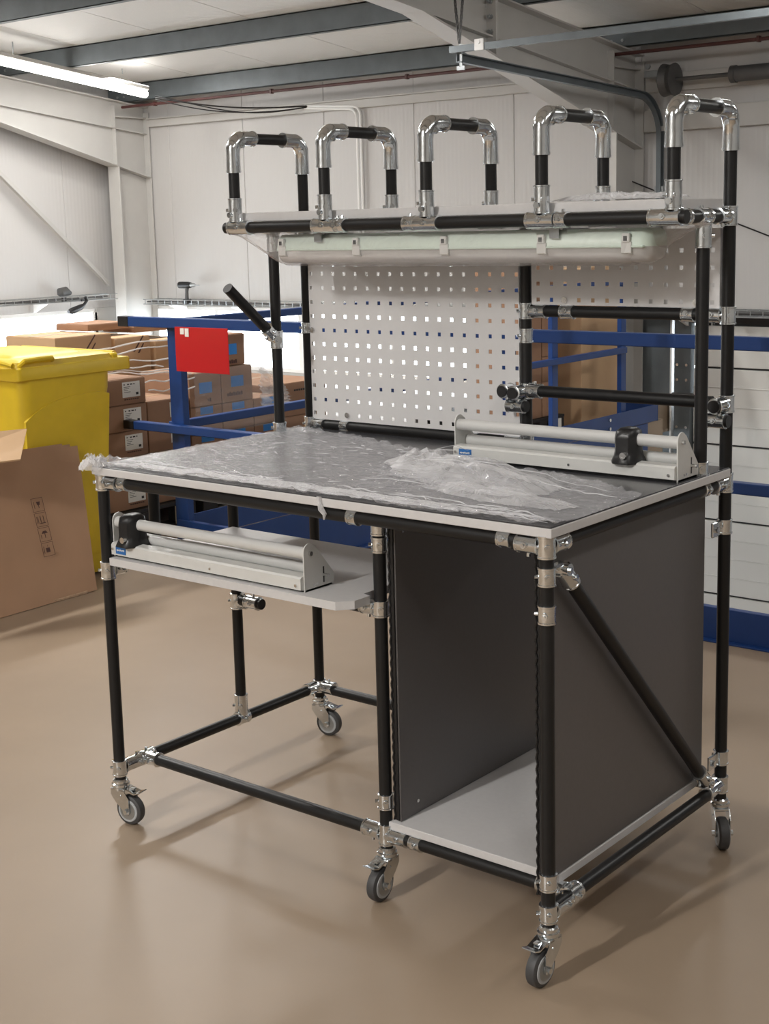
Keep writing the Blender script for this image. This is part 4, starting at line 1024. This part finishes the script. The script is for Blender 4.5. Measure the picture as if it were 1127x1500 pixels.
# ================================================================== LIGHT FITTING under the upper shelf
lf = empty('light_fitting', (.64, .555, 1.35), 'long pale green housed light fitting wrapped in film under the upper shelf', 'light fitting')
def lens_ring(x, sc, zs0):  # cross section in y,z
    return [(x, .555 + a_*sc, 1.386 + b_) for a_, b_ in zs0]
top = [(-.052, 0), (-.052, .006), (-.046, .030), (-.036, .038), (.036, .038), (.046, .030), (.052, .006), (.052, 0)]
bot = [(-.050, 0), (-.048, -.014), (-.036, -.030), (0, -.036), (.036, -.030), (.048, -.014), (.050, 0)]
def loftx(prof, m, name):
    bm = nb(); secs = [(.108, .55, .6), (.112, .8, .85), (.125, 1, 1), (1.155, 1, 1), (1.17, .8, .85), (1.176, .55, .6)]
    R = [[bm.verts.new((x, .555 + a_*s1, 1.386 + b_*s2)) for a_, b_ in prof] for x, s1, s2 in secs]
    for a_, b_ in zip(R, R[1:]):
        for k in range(len(prof)): bm.faces.new((a_[k], a_[(k+1) % len(prof)], b_[(k+1) % len(prof)], b_[k]))
    bm.faces.new(R[0][::-1]); bm.faces.new(R[-1]); return make(name, bm, m, lf, smooth=50)
loftx(top, m_green, 'housing'); loftx(bot, m_clear, 'diffuser')
bm = nb(); box(bm, .120, 1.165, .500, .610, 1.3835, 1.3885, .002); make('seal_rim', bm, m_green, lf)
bm = nb()
for y in (.535, .575): cyl(bm, (.15, y, 1.370), (1.13, y, 1.370), .008, 12)
make('lamp_tube', bm, m_white, lf)
for x in (.140, .385, .650, .915, 1.125):
    for s in (-1, 1):
        bm = nb(); y = .555 + s*.053
        box(bm, x - .012, x + .012, y - .003, y + .003, 1.372, 1.396, .001); box(bm, x - .009, x + .009, y - .005 + s*.001, y + .004 + s*.001, 1.394, 1.414, .0015, rot=None); box(bm, x - .012, x + .012, y - .003 - s*.010, y + .002, 1.370, 1.374)
        make('clip', bm, m_alu, lf)
        bm = nb(); box(bm, x - .004, x + .004, y - .0055 + s*.002, y + .0045 + s*.002, 1.398, 1.408); make('clip_slot', bm, m_darkgrey, lf, smooth=0)
for x in (.265, .95):
    bm = nb(); box(bm, x - .02, x + .02, .500, .610, 1.423, 1.426); box(bm, x - .012, x + .012, .497, .500, 1.405, 1.430); cyl(bm, (x, .555, 1.424), (x, .555, 1.459), .005, 8); make('hanger', bm, m_galv, lf)

# film wrapped round the light fitting
bm = nb(); secs = []
N = 60; K = 28; rows = []
for i in range(N + 1):
    u = i / N; x = -.020 + u * (L + .045)
    e = min(1, max(0, (x + .02) / .16)); e2 = min(1, max(0, (L + .025 - x) / .17)); w = min(e, e2); w = w*w*(3 - 2*w)
    cy = .555 - (1 - w) * (.06 if u < .5 else -.03); zt, zb = 1.432, 1.432 - .085*w - .003
    hw = .012 + .050*w; row = []
    for k in range(K):
        a_ = 2*pi*k/K; yy = cy + hw*cos(a_)*1.02; zz = (zt + zb)/2 + (zt - zb)/2*sin(a_)
        if sin(a_) < 0: zz = (zt + zb)/2 + (zt - zb)/2*(-abs(sin(a_))**.7)
        n_ = noise.noise(Vector((x*9, k*.9, 1.7)))*.006*(1.4 - w) + noise.noise(Vector((x*40, k*.5, 4)))*.0022
        row.append(bm.verts.new((x, yy + n_*cos(a_), zz + n_*sin(a_))))
    rows.append(row)
for a_, b_ in zip(rows, rows[1:]):
    for k in range(K): bm.faces.new((a_[k], a_[(k+1) % K], b_[(k+1) % K], b_[k]))
m_wrapl = film_mat('fitting_wrap', 0.10, (0.88, 0.84, 0.83), 0.1, 25, 0.5)
tag(make('light_film', bm, m_wrapl, smooth=70), 'clear film sagging around the light fitting under the shelf', 'plastic film')

# crumpled film on the upper shelf, and on the tabletop
def crumple(name, cx, cy, rx, ry, z0, h, label, m, res=60, seed=0, ridge=14, cut=0.02, ang=0, fine=1.0, aniso=(1, 2)):
    bm = nb(); G = {}
    for i in range(res + 1):
        for j in range(res + 1):
            u, v = i/res*2 - 1, j/res*2 - 1
            d = (u*u + v*v)**.5 + .22*noise.noise(Vector((u*1.7 + seed, v*1.7, seed)))
            if d > 1: continue
            x, y = rx*u, ry*v; x, y = cx + x*cos(ang) - y*sin(ang), cy + x*sin(ang) + y*cos(ang)
            lx, ly = rx*u, ry*v; wv = .02*noise.noise(Vector((lx*9, ly*9, seed)))
            f = (1 - abs(noise.noise(Vector((lx*ridge*aniso[0], (ly + wv)*ridge*aniso[1], seed))))*2.2)
            f2 = (1 - abs(noise.noise(Vector((lx*ridge*3*aniso[0], (ly + wv)*ridge*3*aniso[1], seed + 3))))*2)
            z = z0 + h * max(0, (1 - d**2.5)) * (0.35 + 0.65*max(0, f)) * (.75 + .35*f2*fine) + 0.0015 + .002*abs(f2)*fine
            G[i, j] = bm.verts.new((x + .006*noise.noise(Vector((x*30, y*30, 9))), y + .006*noise.noise(Vector((x*30, y*30, 5))), max(z0 + .0012, z)))
    for i in range(res):
        for j in range(res):
            q = [(i, j), (i+1, j), (i+1, j+1), (i, j+1)]
            if all(k in G for k in q): bm.faces.new([G[k] for k in q])
    o = make(name, bm, m, smooth=45); tag(o, label, 'plastic film'); return o
crumple('shelf_film', 1.07, .565, .165, .055, 1.4818, .016, 'shiny crumpled film lying on the right end of the upper shelf', m_filmw, 60, 3, 16)

edge = [(-.03, .70), (.011, .690), (.256, .640), (.517, .545), (.707, .455), (.839, .430), (.988, .415), (1.135, .385), (1.25, .33), (1.29, .30)]
def ymax(x):
    for (a_, b_), (c_, d_) in zip(edge, edge[1:]):
        if a_ <= x <= c_: return b_ + (d_ - b_) * (x - a_)/(c_ - a_) + .008*noise.noise(Vector((x*22, 0, 0)))
    return edge[0][1] if x < 0 else edge[-1][1]
bm = nb(); nx, ny = 250, 150; G = {}
for i in range(nx + 1):
    x = -.034 + 1.300*i/nx; ym_ = ymax(x)
    for j in range(ny + 1):
        y = (-.014 if x > .03 else -.026) + (ym_ + (.014 if x > .03 else .026))*j/ny
        a_ = abs(noise.noise(Vector((x*16, y*34, 1)))); b_ = abs(noise.noise(Vector((x*45, y*80, 7)))); c_ = abs(noise.noise(Vector((x*5, y*7, 3))))
        front = max(0, 1 - (y + .012)/.07) * min(1, 1.4 - .3*x) ; back = max(0, 1 - (ym_ - y)/.05); left = max(0, 1 - (x + .03)/.05)*max(0, 1 - (y + .02)/.12)
        amp = .0012 + .0055*front**.8 + .005*back + .022*left
        pile = max(0, 1 - ((x - .86)/.34)**2 - ((y - .30)/.20)**2)
        amp += .010*pile*(.5 + c_)
        e_ = abs(noise.noise(Vector((x*8 + 3*c_, y*58, 11)))); st = min(1, front + pile)
        sp_ = max(0, noise.noise(Vector((x*19, y*30, 21))) - .12) * (1 - min(1, abs(noise.noise(Vector((x*26 + 4*y, y*52 - 2*x, 5))))*3.2))
        z = .8972 + amp*((1 - st)*1.15*(1 - min(1, a_*2.6)) + st*1.5*(1 - min(1, e_*2.8)) + .5*(1 - min(1, b_*2.6))) + .010*sp_ 
        if y < -.016: z -= .010 * (-.016 - y)/.010
        if x < -.021: z -= .012 * (-.021 - x)/.013
        G[i, j] = bm.verts.new((x, y, z))
for i in range(nx):
    for j in range(ny): bm.faces.new((G[i, j], G[i+1, j], G[i+1, j+1], G[i, j+1]))
tag(make('protective_film', bm, m_film, smooth=50), 'clear wrinkled protective film covering the tabletop', 'plastic film')
crumple('film_heap', .85, .312, .28, .118, .8975, .046, 'loose folded heap of clear film on the tabletop in front of the upper cutter', m_fold, 150, 8, 7.5, ang=-.30, fine=.55, aniso=(.55, 3.0))
crumple('film_fold', .685, .375, .105, .080, .8978, .046, 'raised fold of clear film at the left end of the heap, beside the cutter plate', m_fold, 80, 4, 12, ang=-.5, fine=.4, aniso=(.8, 1.8))
crumple('film_fold', 1.02, .16, .20, .055, .8978, .022, 'flat folds of clear film near the right front corner of the tabletop', m_fold, 100, 15, 12, ang=-.15, fine=.6, aniso=(.5, 3.0))
m_crease = film_mat('film_crease', 0.30, (0.92, 0.92, 0.94), 0.08, 60, 0.6, inc=0.4)
heap = [o_ for o_ in C.objects if o_.name.startswith('film_heap')][0]
def crease(bm, pts, r0):
    n = 8 * (len(pts) - 1) + 1; P_ = []
    for i in range(n):
        t_ = i / 8; k = min(int(t_), len(pts) - 2); p = Vector(pts[k]).lerp(Vector(pts[k + 1]), t_ - k)
        q = Vector((noise.noise(p*22 + V(r0*900, 0, 0)), noise.noise(p*22 + V(0, 7 + r0*900, 0)), abs(noise.noise(p*18)))); P_.append(p + Vector((q.x*.008, q.y*.008, q.z*.006)))
    rr = [r0*(.25 + 1.1*abs(sin(pi*i/(n - 1)))**.6*(.5 + abs(noise.noise(P_[i]*60)))) for i in range(n)]
    sweep(bm, P_, rr, 6)
def hz(x, y):
    d = (((x - .84)/.28)**2 + ((y - .335)/.13)**2)**.5
    return .8990 + .030*max(0, 1 - d**2)
bm = nb()
lobe = [(.665, .300), (.62, .36), (.595, .43), (.605, .51), (.66, .53), (.70, .50), (.735, .48), (.76, .46)]
crease(bm, [(x, y, hz(x, y) + .012) for x, y in lobe], .0014)
crease(bm, [(.665, .300, .915), (.70, .36, .935), (.72, .44, .940), (.735, .47, .925)], .0009)
crease(bm, [(.62, .36, .92), (.68, .33, .92), (.80, .34, .935), (.95, .33, .925), (1.10, .33, .905), (1.20, .32, .900)], .0009)
rn = random.Random(3)
for k in range(5):
    x = .66 + .38*rn.random(); y = .18 + .22*rn.random(); l_ = .06 + .17*rn.random(); sl = .05 - .32*rn.random()
    crease(bm, [(x, y, hz(x, y) + .003), (x + l_*.5, y + sl*l_*.4, hz(x + l_*.5, y + sl*l_*.4) + .004), (min(x + l_, 1.24), y + sl*l_, hz(x + l_, y + sl*l_) + .002)], .0007 + .0010*rn.random())
make('fold', bm, m_crease, heap)
bm = nb()
for k in range(110):
    x = -.01 + 1.18*rn.random(); y = .002 + .07*rn.random()**1.5; l_ = .03 + .10*rn.random()
    crease(bm, [(x, y, .9005), (min(x + l_*.5, 1.25), y + .01*(rn.random() - .5), .9025), (min(x + l_, 1.25), y + .02*(rn.random() - .5), .900)], .0006 + .0009*rn.random())
for k in range(70):
    x = .02 + .75*rn.random(); y = .10 + .45*rn.random()
    if y > ymax(x) - .03: continue
    l_ = .015 + .03*rn.random(); a_ = rn.random()*.9 - .45
    crease(bm, [(x, y, .899), (x + l_*cos(a_), y + l_*sin(a_), .900)], .0007 + .0007*rn.random())
strip_ = [o_ for o_ in C.objects if o_.name.startswith('film_strip') and o_.type == 'MESH'][0] if False else None
tag(make('film_creases', bm, m_crease), 'white creases in the tabletop film, densest along the front edge', 'plastic film', kind='stuff')
crumple('film_bunch', -.012, -.012, .040, .040, .885, .034, 'bunched film on the left front corner of the tabletop', m_filmw, 36, 12, 30)
crumple('film_strip', .58, .018, .58, .024, .8985, .008, 'gathered band of film along the front edge of the tabletop', m_filmw, 150, 5, 14, ang=0.0, aniso=(.6, 5))
bm = nb(); sweep(bm, [(.705, -.0185, .897), (.708, -.021, .885), (.712, -.0215, .872), (.722, -.022, .862), (.720, -.0225, .850)], [.006, .004, .006, .004, .002], 8)
for v in bm.verts: v.co += Vector((noise.noise(v.co*200), 0, noise.noise(v.co*150))) * .003
tag(make('film_tag', bm, m_filmw), 'small torn strip of film hanging over the front table edge', 'plastic film')
